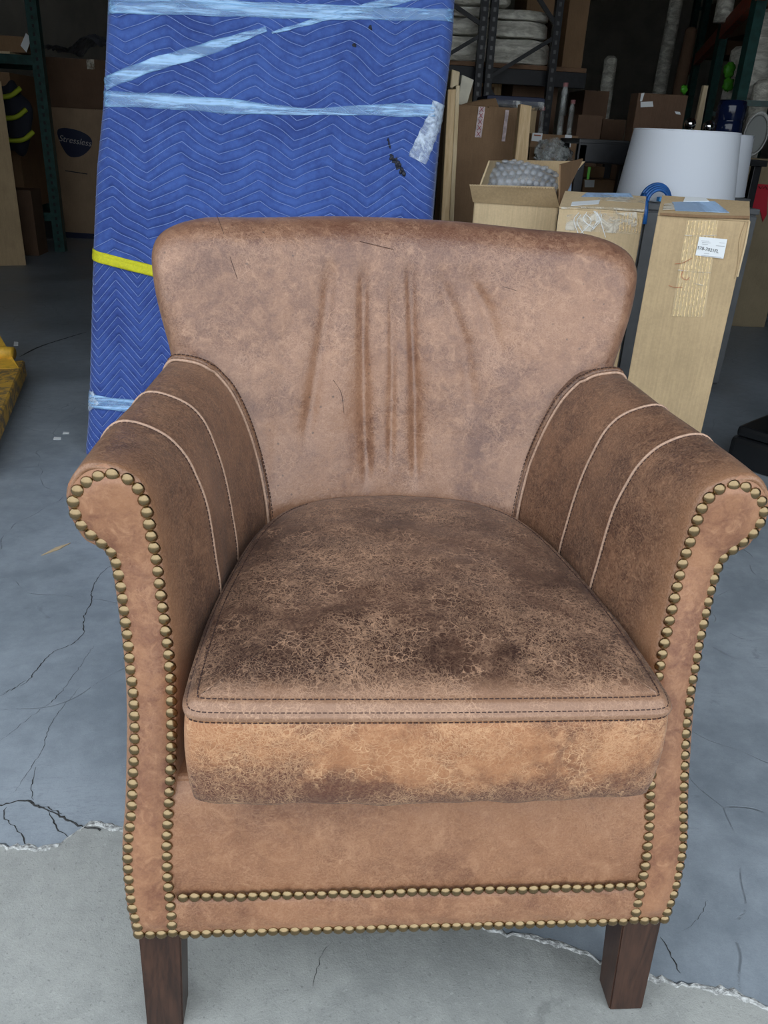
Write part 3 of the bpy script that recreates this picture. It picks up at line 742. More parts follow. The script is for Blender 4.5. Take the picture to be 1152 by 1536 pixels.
def BP(u, v):
    d = ray(u, v); t = (1.76+.18*CAM.z-CAM.y)/(d.y-.18*d.z); p = CAM+d*t; return (p.x, p.z)
def wrap(pts, wpx, sd, m=M_wrap, name='wrap_strip'):
    return band(name, [BP(*q) for q in pts], wpx, m, .006, .0008, sd=sd, wob=.002)
wrap([(156, 148), (250, 152), (350, 160), (460, 168), (560, 165), (652, 166)], lambda t: .038*(1-.5*sm(.35, .6, t)+.35*sm(.65, .9, t)), 1)
wrap([(157, 126), (230, 98), (300, 78), (365, 56), (400, 44)], lambda t: .032*(1-.55*sm(.6, 1, t)), 2)
wrap([(160, 12), (280, 14), (400, 18), (560, 22), (680, 24)], .030, 3)
wrap([(160, 0), (280, 2), (400, 8), (560, 14)], .012, 4)
wrap([(408, 50), (480, 30), (560, 10), (640, -10)], lambda t: .006+.022*t, 5)
wrap([(126, 600), (180, 606), (240, 612), (420, 625)], .038, 6)['label'] = 'clear wrap strip round the lower blanket'
wrap([(660, 155), (652, 180), (640, 205), (625, 240)], lambda t: .045+.012*t, 7, M_wrapv, 'wrap_tail')
wrap([(128, 590), (133, 604), (140, 612)], .05, 8, M_wrapv, 'wrap_tail')
# grease marks and a burr of dirt on the cloth
def blob(name, L, w0, m, sd):
    r_ = random.Random(sd); bm = bmesh.new()
    P = resample([Vector((x, 0, z)) for x, z in [BP(*q) for q in L]], 16)
    for i, p in enumerate(P):
        for k in range(3):
            q = p+Vector((r_.uniform(-1, 1), 0, r_.uniform(-1, 1)))*w0*.5; u = (q.x-xl(q.z))/(xr(q.z)-xl(q.z)); y = bsurf(u, q.z, False).y-.006
            M = Matrix.Translation((q.x, y, q.z)) @ Matrix.Diagonal((w0*r_.uniform(.25, .5), .0025, w0*r_.uniform(.3, .7), 1))
            bmesh.ops.create_icosphere(bm, subdivisions=1, radius=1, matrix=M)
    child(fin(name, bm, m, None, True))
blob('dirt_burr', [(588, 235), (595, 245), (604, 258)], .011, M_stain, 1); blob('dirt_burr', [(581, 208), (585, 222)], .004, M_stain, 2)
blob('grease_spot', [(554, 42), (556, 44)], .006, M_stain, 3); blob('grease_spot', [(530, 68), (532, 69)], .005, M_stain, 4)

# ------------------------------------------------------------------ cartons
def carton(name, label, x0, x1, y0, y1, z0, z1, m, tape=None, group=None, cat='box', seam='y', rz=0, peak=0):
    c = ((x0+x1)/2, (y0+y1)/2, z0); t = thing(name, label, cat, c, group, rz)
    hx, hy, h = (x1-x0)/2, (y1-y0)/2, z1-z0
    bm = bmesh.new(); box(bm, -hx, hx, -hy, hy, 0, h-.004, .003)
    fin('body', bm, m, t)
    if peak:
        r0 = -hy+min(.14, hy)
        for nm, y0_, y1_, z0_, z1_ in (('lid_flap', -hy, r0, h, h+peak), ('lid_flap', r0, hy, h+peak, h)):
            V = [Vector((x, y, z+e)) for e in (-.004, 0) for x, y, z in ((-hx, y0_, z0_), (hx, y0_, z0_), (hx, y1_, z1_), (-hx, y1_, z1_))]
            mesh(nm, V, [(3, 2, 1, 0), (4, 5, 6, 7), (0, 1, 5, 4), (1, 2, 6, 5), (2, 3, 7, 6), (3, 0, 4, 7)], m, t, False)
        for sx in (-1, 1):
            V = [Vector((sx*(hx-e), y, z)) for e in (.001, .005) for y, z in ((-hy, h-.005), (hy, h-.005), (r0, h+peak-.005))]
            mesh('side_flap', V, [(0, 1, 2), (5, 4, 3), (0, 1, 4, 3), (1, 2, 5, 4), (2, 0, 3, 5)], m, t, False)
    for s in (-1, 1) if not peak else ():
        if seam == 'y': bm = box(bmesh.new(), *( (-hx, -.002) if s < 0 else (.002, hx) ), -hy, hy, h-.006, h, .0015)
        else: bm = box(bmesh.new(), -hx, hx, *( (-hy, -.002) if s < 0 else (.002, hy) ), h-.006, h, .0015)
        fin('flap', bm, m, t)
    if tape:
        if seam == 'y':
            bm = box(bmesh.new(), -.03, .03, -hy-.0008, hy+.0008, h-.0002, h+.0008); box(bm, -.03, .03, -hy-.0012, -hy-.0002, h-.07, h+.0006)
        else:
            bm = box(bmesh.new(), -hx-.0008, hx+.0008, -.03, .03, h-.0002, h+.0008)
        fin('tape', bm, tape, t)
    return t
def quad(name, pts, m, parent, wm=True, th=.0006, sub=0):
    o = mesh(name, pts, [tuple(range(len(pts)))], m, None, False)
    md = o.modifiers.new('s', 'SOLIDIFY'); md.thickness = th; md.offset = 0
    if parent: adopt(o, parent)
    return o
def adopt(o, parent):
    o.parent = parent; o.matrix_parent_inverse = (Matrix.Translation(Vector(parent.location)) @ parent.rotation_euler.to_matrix().to_4x4()).inverted(); return o
def textmesh(name, s, size, m, M, shear=0, ext=.0004, parent=None, bold=0):
    cu = bpy.data.curves.new(name, 'FONT'); cu.body = s; cu.size = size; cu.extrude = ext; cu.shear = shear; cu.align_x = 'CENTER'; cu.align_y = 'CENTER'; cu.offset = bold
    o = bpy.data.objects.new(name, cu); COL.objects.link(o); bpy.context.view_layer.update()
    me = bpy.data.meshes.new_from_object(o.evaluated_get(bpy.context.evaluated_depsgraph_get())); bpy.data.objects.remove(o)
    me.transform(M); me.materials.clear(); o = link(name, me, m)
    if parent: adopt(o, parent)
    return o
FR = lambda x, y, z, rz=0, rot=0: Matrix.Translation((x, y, z)) @ Matrix.Rotation(rot, 4, 'Z') @ Matrix.Rotation(rz, 4, 'Y') @ Matrix.Rotation(pi/2, 4, 'X')
def plane_hit(u, v, P, N, dy=0):
    d = ray(u, v); P = P-N*dy; return CAM+d*((P-CAM).dot(N)/d.dot(N))
def turned(name, label, tl, tr, Yc, rot, depth, m, zt=None, **k):     # carton turned by rot, left front edge at depth Yc
    P = at(*tl, Yc); N = Vector((-sin(rot), cos(rot), 0)); D = Vector((cos(rot), sin(rot), 0)); Q = plane_hit(*tr, P, N)
    wd = (Q-P).dot(D); h = zt or P.z; t = carton(name, label, -wd/2, wd/2, -depth/2, depth/2, 0, h, m, **k)
    t.location = Vector((P.x, P.y, 0))+D*wd/2+N*depth/2; t.rotation_euler = (0, 0, rot)
    return t, P, N, D, wd
# tall carton
ROT1 = radians(-23); zt = at(987, 320, 1.40).z
tall, P1, N1, D1, W1 = turned('tall_carton', 'tall narrow kraft carton with white shipping label and torn tape strip', (987, 320), (1126, 325), 1.40, ROT1, .27, CB, peak=.034)
def onY(L, dy=.001): return [plane_hit(u, v, P1, N1, dy) for u, v in L]
quad('shipping_label', onY([(1049, 355), (1091, 359), (1085, 388), (1043, 383)], .0035), M_white, tall, th=.0008)['label'] = 'white shipping label with printed lines'
def prt(s, u, v, size, rz=.10, m=M_ink): 
    p = plane_hit(u, v, P1, N1, .0046); textmesh('printing', s, size, m, FR(p.x, p.y, p.z, rz, ROT1), parent=tall, ext=.0001)
prt('578-7021FL', 1062, 374.5, .0105, m=M_ink)
for (u0, v0, u1, v1) in ((1052, 361, 1064, 362), (1053, 363.5, 1066, 364.5), (1053, 366, 1062, 366.8), (1079, 364, 1087, 364.8), (1074, 368.5, 1087, 369.5), (1056, 380, 1064, 380.7), (1052, 383, 1082, 386)):
    adopt(fin('print_line', tube(bmesh.new(), onY([(u0, v0), (u1, v1)], .0046), .0005, 4), M_inkg, None), tall)
# torn tape residue: ridged kraft strip made of many vertical fluted ribs
def ribs(parent, corners, nr, PN, m=M_torn, sd=1, name='torn_strip'):
    r_ = random.Random(sd); tl, tr, br, bl = [plane_hit(u, v, PN[0], PN[1], .001) for u, v in corners]; bm = bmesh.new()
    for i in range(nr):
        f = (i+.5)/nr; A = tl.lerp(tr, f); B = bl.lerp(br, f); P = []
        n_ = 60
        for k in range(n_+1):
            q = A.lerp(B, k/n_); q = q+Vector((r_.uniform(-.0009, .0009), -.0002, 0)); P.append(q)
        tube(bm, P, lambda t: .0016*r_.uniform(.35, 1.5), 5)
    o = fin(name, bm, m, None); adopt(o, parent); return o
quad('tape_scar', onY([(1030, 330), (1078, 330), (1057, 476), (1007, 474)], .0008), CBp, tall)
ribs(tall, [(1030, 331), (1078, 331), (1055, 476), (1008, 474)], 9, (P1, N1))
for L in ([(1027, 353), (1045, 354), (1075, 353)], [(1017, 405), (1040, 408), (1067, 409)], [(1040, 425), (1055, 428)]):
    adopt(fin('torn_edge', tube(bmesh.new(), onY(L, .004), .0012, 5), M_cleartape, None), tall)
for L in ([(1012, 396), (1025, 394), (1038, 387)], [(1025, 405), (1022, 415), (1030, 420), (1034, 416)], [(1003, 428), (1012, 431), (1024, 431)]):
    adopt(fin('marker_scrawl', tube(bmesh.new(), catmull(onY(L, .0035), 5), .0006, 5), M_redink, None), tall)
# dented corner on the right and peaked lid with tapes
adopt(fin('corner_dent', tube(bmesh.new(), catmull(onY([(1119, 332), (1110, 360), (1108, 390), (1103, 418)], .0005), 6), .0022, 6), CB, None), tall)
adopt(fin('corner_dent', tube(bmesh.new(), catmull(onY([(1124, 332), (1118, 365), (1110, 398), (1106, 415)], .0), 6), .0028, 6), CBp, None), tall)
LIDS = [(P1, (N1*-.034+Vector((0, 0, .14))).normalized())]
def onS(L, k, dy=.002): return [plane_hit(u, v, *LIDS[k], -dy) for u, v in L]
quad('blue_tape', onS([(1008, 303), (1072, 302), (1094, 319), (1013, 316)], 0), M_bluefilm, tall, th=.001)
quad('white_tape', onS([(1028, 295), (1058, 297), (1064, 302), (1025, 302)], 0, .003), M_white, tall, th=.001)
quad('clear_tape', onS([(996, 306), (1010, 304), (1012, 314), (994, 315)], 0, .003), M_cleartape, tall, th=.001)
adopt(fin('lid_fold', tube(bmesh.new(), resample(onY([(990, 321), (1020, 323), (1060, 325), (1124, 326)], .003), 24), .0035, 6), CBd, None), tall)
# second carton
ROT2 = radians(-20)
sec, P2, N2, D2, W2 = turned('taped_carton', 'kraft carton with crinkled clear tape, between open box and tall carton', (839, 310), (967, 316), 1.72, ROT2, .30, CBp, peak=.034)
z2 = P2.z; LIDS.append((P2, (N2*-.034+Vector((0, 0, .14))).normalized()))
def on2(L, dy=.002): return [plane_hit(u, v, P2, N2, dy) for u, v in L]
quad('clear_tape', on2([(850, 322), (955, 318), (957, 352), (848, 345)], .002), M_cleartape, sec, th=.0008)
for k in range(16):
    r_ = random.Random(k+50); u0 = r_.uniform(866, 925); v0 = r_.uniform(314, 322)
    adopt(fin('tape_crease', tube(bmesh.new(), catmull(on2([(u0, v0), (u0+r_.uniform(-8, 8), v0+12), (u0+r_.uniform(-14, 14), v0+r_.uniform(20, 36))], .003), 5), .0011, 4), M_white if k % 2 else M_cleartape, None), sec)
ribs(sec, [(929, 320), (966, 320), (962, 350), (927, 346)], 7, (P2, N2), sd=5)
for L, m in (([(880, 289), (945, 290), (950, 296), (872, 295)], M_bluefilm), ([(902, 292), (968, 298), (968, 305), (896, 300)], M_cleartape), ([(858, 303), (900, 300), (898, 306), (856, 309)], M_white)):
    quad('tape', onS(L, 1), m, sec, th=.001)
adopt(fin('tape_creases', tube(bmesh.new(), resample(on2([(842, 312), (890, 311), (966, 316)], .003), 20), .003, 6), M_cleartape, None), sec)
# blue handle / tape roll between cartons
sc_ = at(984, 300, 2.585)
t = thing('blue_strap_coil', 'blue coiled strap lying on the grey cabinet between the two taped cartons', 'strap', (sc_.x, 2.585, at(1139, 314, 2.55).z+.001))
bm = bmesh.new()
for k in range(4):
    tube(bm, [Vector(((.040+.006*k)*cos(a_), .009*k-.02, (.044+.006*k)*sin(a_)+.006)) for a_ in [pi*q/22 for q in range(23)]], .0065, 8)
fin('strap_loops', bm, M_bluetape, t, True)
bm = tube(bmesh.new(), [Vector((-.055, -.01, .03)), Vector((-.058, -.03, .012)), Vector((-.055, -.045, .006)), Vector((-.052, -.052, -.03)), Vector((-.05, -.052, -.07))], .010, 8); fin('strap_tail', bm, M_bluetape, t, True)
boxo('buckle', -.005, .085, -.045, -.015, .010, .026, plain('light_blue_plastic', (.06, .32, .72), .4), t)
# open carton
Y3 = 2.02; a = at(710, 318, Y3); b_ = at(833, 318, Y3); x0, x1 = a.x, b_.x; zr = at(770, 305, Y3).z; dp = .36
ob = thing('open_carton', 'open kraft carton holding bubble-wrapped goods, flaps up, behind the backrest', 'box', ((x0+x1)/2, Y3, 0)); oo = Vector(ob.location)
def opart(name, bm, m): o = fin(name, bm, m); return adopt(o, ob)
opart('body', box(box(box(box(box(bmesh.new(), x0, x1, Y3, Y3+.006, 0, zr, .001), x0, x1, Y3+dp-.006, Y3+dp, 0, zr, .001), x0, x0+.006, Y3, Y3+dp, 0, zr, .001), x1-.006, x1, Y3, Y3+dp, 0, zr, .001), x0, x1, Y3, Y3+dp, 0, .008, 0), CBp)
def flap(pts, m=CB, name='flap', th=.005):
    o = mesh(name, pts, [(0, 1, 2, 3)], m, None, False); md = o.modifiers.new('s', 'SOLIDIFY'); md.thickness = th; md.offset = 0; return adopt(o, ob)
# front flap folded outward and up: seen as a darker band above the face
flap([Vector((x0-.004, Y3-.004, zr)), Vector((x1+.002, Y3-.004, zr)), at(832, 280, Y3-.045), at(709, 278, Y3-.045)], CB)
bm = bmesh.new(); A = at(709, 278, Y3-.048); B = at(832, 281, Y3-.048)
tube(bm, [A.lerp(B, k/60)+Vector((0, 0, .0022*(-1)**k)) for k in range(61)], .0014, 4); opart('corrugated_edge', bm, CBp)
flap([Vector((x1, Y3, zr)), Vector((x1, Y3+dp, zr)), at(846, 236, Y3+dp-.10), at(834, 246, Y3+.02)], CBd)
flap([Vector((x0, Y3, zr)), Vector((x0, Y3+dp, zr)), at(737, 240, Y3+dp-.02), at(728, 241, Y3+.06)], CBp)
flap([Vector((x0, Y3+dp, zr)), Vector((x1, Y3+dp, zr)), at(838, 240, Y3+dp+.05), at(730, 238, Y3+dp+.05)], CB)
flap([at(836, 246, Y3+.04)+Vector((-.006, 0, 0)), at(845, 238, Y3+dp-.11)+Vector((-.006, 0, 0)), at(844, 252, Y3+dp-.11)+Vector((-.006, 0, 0)), at(836, 258, Y3+.04)+Vector((-.006, 0, 0))], M_bluefilm, 'blue_tape', .001)
flap([at(837, 264, Y3+.06)+Vector((-.006, 0, 0)), at(843, 258, Y3+.14)+Vector((-.006, 0, 0)), at(842, 285, Y3+.14)+Vector((-.006, 0, 0)), at(836, 290, Y3+.06)+Vector((-.006, 0, 0))], M_bluefilm, 'blue_tape', .001)
def bubble(name, label, c, L, r, axis, sd, m=M_bubble, n=15, rings=11):
    r_ = random.Random(sd); t = thing(name, label, 'bubble wrap', c)
    V, Fc = [], []
    for i in range(rings+1):
        f = i/rings; rr_ = r*(sin(pi*min(max(f, .03), .97))**.35)
        for k in range(n):
            a_ = 2*pi*k/n; j = 1+.10*sin(3*a_+f*9+sd)+.04*r_.uniform(-1, 1)
            V.append(Vector(((f-.5)*L, rr_*j*cos(a_), rr_*j*sin(a_))))
    for i in range(rings):
        for k in range(n): Fc.append((i*n+k, i*n+(k+1) % n, (i+1)*n+(k+1) % n, (i+1)*n+k))
    o = mesh('film', V, Fc, m, t); t.rotation_euler = axis
    bm = bmesh.new()
    for i in range(1, rings, 1):
        for k in range(0, n, 1):
            v = V[i*n+k]; nn = Vector((0, v.y, v.z)).normalized()
            M = Matrix.Translation(v+Vector((L/rings*.5*(k % 2), 0, 0))+nn*.001) @ nn.to_track_quat('Z', 'Y').to_matrix().to_4x4() @ Matrix.Diagonal((.0105, .0105, .006, 1))
            bmesh.ops.create_icosphere(bm, subdivisions=2, radius=1, matrix=M)
    b2 = fin('bubbles', bm, m, t, True, False); tag(b2, kind='stuff')
    return t
bw1 = bubble('bubble_wrap_roll', 'bubble-wrapped bundle filling the open carton, the larger one', (x0+.135, Y3+.15, zr+.045), .24, .068, (0, .02, .10), 1)
bw2 = bubble('bubble_wrap_roll', 'small bubble-wrapped piece at the right inside the open carton', (x1-.06, Y3+.14, zr-.03), .12, .040, (0, -.6, .2), 2)

# lumber and brown carton right of the blanket
R3 = radians(-11); Pv = Vector((x0, Y3, 0)); RM = Matrix.Translation(Pv) @ Matrix.Rotation(R3, 4, 'Z') @ Matrix.Translation(-Pv)
for o in (ob, bw1, bw2):
    o.location = RM @ Vector(o.location); o.rotation_euler.z += R3
lum = thing('lumber_stud', 'upright pine board standing against the right edge of the blue blanket', 'lumber', (.35, 2.5, 0), 'upright boards beside the blanket')
def stud(name, label, pts, Yd, th, m, group=None):
    # front face from four photo corners on plane y=Yd, thickness th backwards
    q = [at(u, v, Yd) for u, v in pts]; c = Vector(((q[2].x+q[3].x)/2, Yd, min(p.z for p in q)))
    t = thing(name, label, 'lumber', c, group)
    V = q+[p+Vector((0, th, 0)) for p in q]
    o = mesh('board', V, [(0, 1, 2, 3), (7, 6, 5, 4), (0, 4, 5, 1), (1, 5, 6, 2), (2, 6, 7, 3), (3, 7, 4, 0)], m, None, False)
    bmm = o.modifiers.new('b', 'BEVEL'); bmm.width = .002; adopt(o, t); return t
bpy.data.objects.remove(lum)
stud('pine_stud', 'pale pine stud touching the right edge of the blue blanket', [(672, 134), (684, 134), (664, 520), (652, 520)], 2.25, .05, M_pine)
stud('pine_stud', 'darker grooved stud second from the blue blanket edge', [(684, 128), (690, 128), (672, 520), (664, 520)], 2.32, .06, M_pine_dim)
stud('lumber_block', 'short sawn wood block on top of the studs beside the blanket', [(678, 104), (690, 108), (687, 132), (675, 132)], 2.40, .07, M_pine_dim)
stud('cream_board', 'tilted cream board with nail hole, leaning left of the rack posts', [(693, 112), (711, 120), (700, 158), (686, 157)], 3.0, .06, plain('cream_board', (.72, .68, .55), .7, nsc=20, namt=.1))
bx = at(684, 157, 2.9); bx1 = at(781, 160, 2.9)
bc = carton('brown_carton', 'large dark brown carton with red printed tape, left of the leaning timber', bx.x, bx1.x, 2.9, 3.3, 0, bx.z, CBd)
M_rtape = plain('pink_print_tape', (.62, .50, .50), .4, nsc=60, namt=.3)
for (u, v1, v2, nn) in ((723, 160, 206, 5), (761, 165, 212, 4)):
    A = at(u, v1, 2.896); B = at(u-6, v2, 2.896); wd = .013 if u < 740 else .007
    quad('print_tape', [A+Vector((-wd, 0, 0)), A+Vector((wd, 0, 0)), B+Vector((wd, 0, 0)), B+Vector((-wd, 0, 0))], M_rtape, bc)
    if u < 740:
        for k in range(nn):
            p = A.lerp(B, (k+.5)/nn); textmesh('print_mark', 'X', .026, plain('red_print', (.35, .03, .06), .5) if k == 0 else bpy.data.materials['red_print'], FR(p.x, p.y-.001, p.z), parent=bc)
fl = quad('flap', [Vector((bx.x+.02, 2.9, bx.z)), Vector((bx.x+.17, 2.9, bx.z)), Vector((bx.x+.16, 2.93, bx.z+.03)), Vector((bx.x+.10, 2.93, bx.z+.022))], CBd, bc, th=.004)
stud('leaning_timber', 'light pine timber leaning on the brown carton behind the open box', [(781, 156), (798, 159), (786, 300), (766, 300)], 2.75, .05, M_pine)
# navy pad on the carton
p = at(765, 150, 3.1); t = thing('navy_pad', 'folded navy pad in clear plastic on top of the brown carton', 'pad', (p.x, 3.1, bx.z))
boxo('pad', -.12, .12, -.12, .12, .012, .045, plain('navy_fabric', (.008, .014, .045), .6), t, .012); boxo('plastic_cover', -.125, .118, -.125, .125, 0, .030, M_poly, t, .008)

# ------------------------------------------------------------------ black rack with end frames
YR = 5.0
def upright(x, y, h, m, w_=.05, d_=.06, holes=True, parent=None, c=(0, 0)):
    bm = bmesh.new(); beam(bm, (x-c[0], y-c[1], 0), (x-c[0], y-c[1], h), w_, d_)
    o = fin('upright', bm, m, parent)
    if holes:
        bm = bmesh.new()
        for k in range(int(h/.05)): box(bm, x-c[0]-.008, x-c[0]+.008, y-c[1]-d_/2-.001, y-c[1]-d_/2+.001, .03+k*.05, .052+k*.05)
        tag(fin('slots', bm, M_blackpl, parent), kind='stuff')
    return o
def endframe(label, xa, xb, y, h, m, zs, group):
    t = thing('storage_rack', label, 'rack', (xa, y, 0), group)
    for x in (xa, xb): upright(x, y, h, m, .045, .05, True, t, (xa, y))
    s = 1
    for z0, z1, dr in zs:
        bm = bmesh.new(); beam(bm, ((0 if dr > 0 else xb-xa), 0, z0), ((xb-xa if dr > 0 else 0), 0, z1), .022, .03); fin('brace', bm, m, t)
    bm = bmesh.new(); box(bm, -.026, .026, -.05, .05, 0, .008); box(bm, xb-xa-.026, xb-xa+.026, -.05, .05, 0, .008); fin('foot_plate', bm, m, t)
    return t
xA, xB, xC = at(723, 50, YR).x, at(738, 50, YR).x, at(834, 50, YR).x
zq = lambda u, v: at(u, v, YR).z
endframe('black rack end frame with crossed braces, right of the twin posts', xB, xC, YR, 3.4, M_rackst, [(zq(742, 118), zq(832, 55), 1), (zq(785, 0)+.02, zq(832, 40), -1) and (zq(832, 40)+.42, zq(832, 40), 1), (zq(742, 130), .75, 1), (2.2, 1.75, -1), (2.6, 3.1, 1)], 'black rack end frames')
endframe('black rack end frame partly hidden behind the blue blanket', xA-.52, xA, YR, 3.4, M_rackst, [(zq(690, 12)+.18, zq(722, 38), 1), (zq(690, 80)-.2, zq(722, 52), 1), (.6, 1.1, -1), (2.2, 2.7, 1)], 'black rack end frames')
zs_ = at(770, 96, YR+.1).z
sh = thing('rack_shelf', 'brown board shelf of the black rack under plastic-wrapped bundles', 'shelf', (xA-.5, YR+.1, zs_))
boxo('board', -.1, xC-xA+.75, 0, 1.1, -.025, .0, wood('chipboard', (.14, .07, .035), (.22, .12, .06), .7, (4, 4, 30)), sh, .002)
for yy in (0, 1.06): boxo('beam', -.1, xC-xA+.75, yy-.02, yy+.02, -.115, -.027, M_rackst, sh, .003)
def bundle3(label, x0, x1, z0, z1, y0, y1, sd):
    t = thing('wrapped_bundle', label, 'bundle', ((x0+x1)/2, y0, z0)); c = t.location.copy()
    V, Fc = [], []; nx, na = 40, 28; r_ = random.Random(sd)
    for i in range(nx+1):
        f = i/nx
        for k in range(na):
            a_ = 2*pi*k/na; e = abs(cos(a_))**.14*(1 if cos(a_) > 0 else -1); g2 = abs(sin(a_))**.14*(1 if sin(a_) > 0 else -1)
            j = 1+.012*r_.uniform(-1, 1)+.02*sin(f*19+a_*2); en = 1-.25*(abs(f-.5)*2)**14
            V.append(Vector((x0+(x1-x0)*f, (y0+y1)/2+(y1-y0)/2*e*j*en, (z0+z1)/2+(z1-z0)/2*g2*j*en))-c)
    for i in range(nx):
        for k in range(na): Fc.append((i*na+k, i*na+(k+1) % na, (i+1)*na+(k+1) % na, (i+1)*na+k))
    Fc.append(tuple(range(na))); Fc.append(tuple(nx*na+k for k in range(na)))
    mesh('wrapping', V, Fc, M_bundle, t); return t
z_1, z_2, z_3, z_4 = zs_+.002, at(760, 58, YR+.2).z, at(760, 31, YR+.2).z, at(760, 14, YR+.2).z
bundle3('bottom plastic-wrapped bundle on the rack shelf', xA-.45, at(826, 80, YR+.2).x, z_1, z_2, YR+.16, YR+.95, 1)
bundle3('narrow bright plastic-wrapped bundle, second layer on the rack shelf', xA-.45, at(824, 45, YR+.2).x, z_2+.004, z_3, YR+.155, YR+.93, 2)
bundle3('upper grey plastic-wrapped bundle above the bright one on the rack', xA-.45, at(827, 20, YR+.2).x, z_3+.004, z_4, YR+.165, YR+.94, 3)
bundle3('top plastic bundle at the upper picture edge on the rack', xA-.45, at(770, 5, YR+.2).x, z_4+.012, z_4+.22, YR+.2, YR+.9, 4)
p0, p1 = at(843, 95, YR+.35), at(873, 95, YR+.35)
carton('upper_carton', 'brown carton on the rack shelf end, right of the bundles, upper picture edge', p0.x, p1.x, YR+.35, YR+.95, zs_+.002, zs_+.75, CBd)
p0, p1 = at(790, 10, YR+.5), at(836, 10, YR+.5)
carton('upper_carton', 'brown carton lying on the grey bundle behind the rack brace', p0.x, p1.x-.02, YR+.5, YR+.9, z_4+.002, z_4+.30, CBd)
# below the shelf
p0, p1 = at(770, 126, 5.3), at(838, 130, 5.3)
carton('floor_carton', 'wide dark brown carton standing under the rack shelf', p0.x, p1.x, 5.3, 5.7, 0, p0.z, CBk)
p0, p1 = at(700, 116, 5.5), at(754, 116, 5.5)
t = thing('wooden_crate', 'wooden framed crate standing behind the twin rack posts', 'crate', (p0.x, 5.5, 0))
for q in ((0, .05, 0, p0.z), (p1.x-p0.x-.05, p1.x-p0.x, 0, p0.z)): boxo('frame_side', q[0], q[1], 0, .04, q[2], q[3], M_pine, t, .002)
boxo('frame_rail', .05, p1.x-p0.x-.05, 0, .04, p0.z-.05, p0.z, M_pine, t, .002); boxo('frame_panel', .05, p1.x-p0.x-.05, .015, .025, .0, p0.z-.05, CBk, t, 0)
p0, p1 = at(797, 200, 3.9), at(868, 203, 3.9)
lb = carton('labelled_carton', 'carton with two white labels, behind the open box', p0.x, p1.x, 3.9, 4.2, 0, p0.z, CBd)
for L in ([(799, 199), (814, 200), (812, 213), (797, 211)], [(848, 202), (858, 203), (856, 221), (845, 219)]):
    quad('paper_label', [at(u, v, 3.896) for u, v in L], M_white, lb, th=.001)
adopt(fin('red_print', tube(bmesh.new(), [at(801, 202.5, 3.893), at(811, 203.5, 3.893)], .004, 4), M_redink, None), lb)
p0 = at(795, 221, 3.5); p1 = at(832, 221, 3.5)
carton('floor_carton', 'small plastic-covered brown carton in front of the labelled one', p0.x, p1.x, 3.5, 3.75, 0, p0.z, CBd)
p = at(836, 232, 3.45); bubble('bubble_wrap_roll', 'clear plastic bundle right of the leaning timber, behind the open box', (p.x-.03, 3.42, p.z), .17, .06, (0, .3, .2), 5, M_poly)
p0, p1 = at(788, 147, 4.6), at(808, 147, 4.6)
carton('floor_carton', 'narrow tan carton behind the leaning timber, inside the rack frame', p0.x, p1.x, 4.6, 4.9, 0, p0.z, CB)
# clear tubes standing in the dark
for k, (u, v) in enumerate(((849, 124), (860, 150), (815, 160))):
    p = at(u, v, 4.4+.25*k); t = thing('clear_tube', ['clear plastic tube with pinkish cap in the dark aisle', 'shorter clear tube right of the capped one', 'clear bottle tube beside the right rack post'][k], 'tube', (p.x, p.y, 0))
    fin('tube_body', lathe(bmesh.new(), [(.001, 0), (.016, 0), (.017, p.z-.04), (.012, p.z-.02)], 16), M_poly, t, True); fin('cap', lathe(bmesh.new(), [(.014, p.z-.02), (.014, p.z), (.0, p.z)], 16), plain('pale_red_cap', (.45, .2, .2), .5), t, True)
# dark aisle cartons
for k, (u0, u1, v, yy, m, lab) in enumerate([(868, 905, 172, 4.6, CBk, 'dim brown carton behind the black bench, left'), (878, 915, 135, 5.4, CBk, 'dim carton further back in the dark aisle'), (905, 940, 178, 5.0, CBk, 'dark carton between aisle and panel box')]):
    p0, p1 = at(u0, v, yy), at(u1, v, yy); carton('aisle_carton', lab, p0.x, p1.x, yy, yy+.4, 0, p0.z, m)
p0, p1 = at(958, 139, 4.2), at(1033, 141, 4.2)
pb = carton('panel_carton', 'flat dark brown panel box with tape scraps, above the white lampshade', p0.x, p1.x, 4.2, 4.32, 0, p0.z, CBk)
for L in ([(961, 153), (979, 152), (980, 160), (961, 161)], [(1012, 167), (1020, 168), (1021, 172), (1014, 171)], [(962, 140), (967, 139), (963, 152), (960, 152)]):
    quad('tape_scrap', [at(u, v, 4.196) for u, v in L], M_white, pb, th=.001)
# pale rolls standing / stored deep in the aisle
def roll(label, u, v0, v1, yy, r, m=M_bundle, lean=0, z0=None):
    A = at(u, v0, yy); zb_ = 0 if v1 is None else at(u, v1, yy).z; t = thing('wrapped_roll', label, 'roll', (A.x, yy, zb_), 'wrapped rolls at the back')
    fin('roll_body', lathe(bmesh.new(), [(.001, 0), (r, 0), (r*1.02, (A.z-zb_)*.4), (r*.97, (A.z-zb_)*.8), (r*.9, (A.z-zb_)-r*.4), (r*.5, (A.z-zb_)), (0, (A.z-zb_))], 20), m, t, True)
    t.rotation_euler = (0, lean, 0); t['group'] = None; del t['group']; return t
roll('pale wrapped roll standing in the dark aisle behind the panel box', 917, 84, None, 6.5, .055)
roll('tall pale roll right of the dark doorway, upper picture edge', 1018, -60, None, 7.5, .06, lean=.02)
roll('brownish wrapped roll beside the orange rack beam', 1028, 40, None, 6.6, .05, CBk, lean=.03)
roll('wrapped roll standing between green rack posts', 1112, 70, None, 5.3, .065, M_bundle)
roll('tall wrapped roll at the right picture edge', 1150, 15, None, 5.0, .10, M_bundle)
roll('second pale roll at the right picture edge, lower and nearer', 1146, 120, None, 4.7, .06, M_bundle)
roll('short plastic-wrapped roll hanging high by the orange beam', 1093, -20, 35, 6.0, .06, M_bundle)
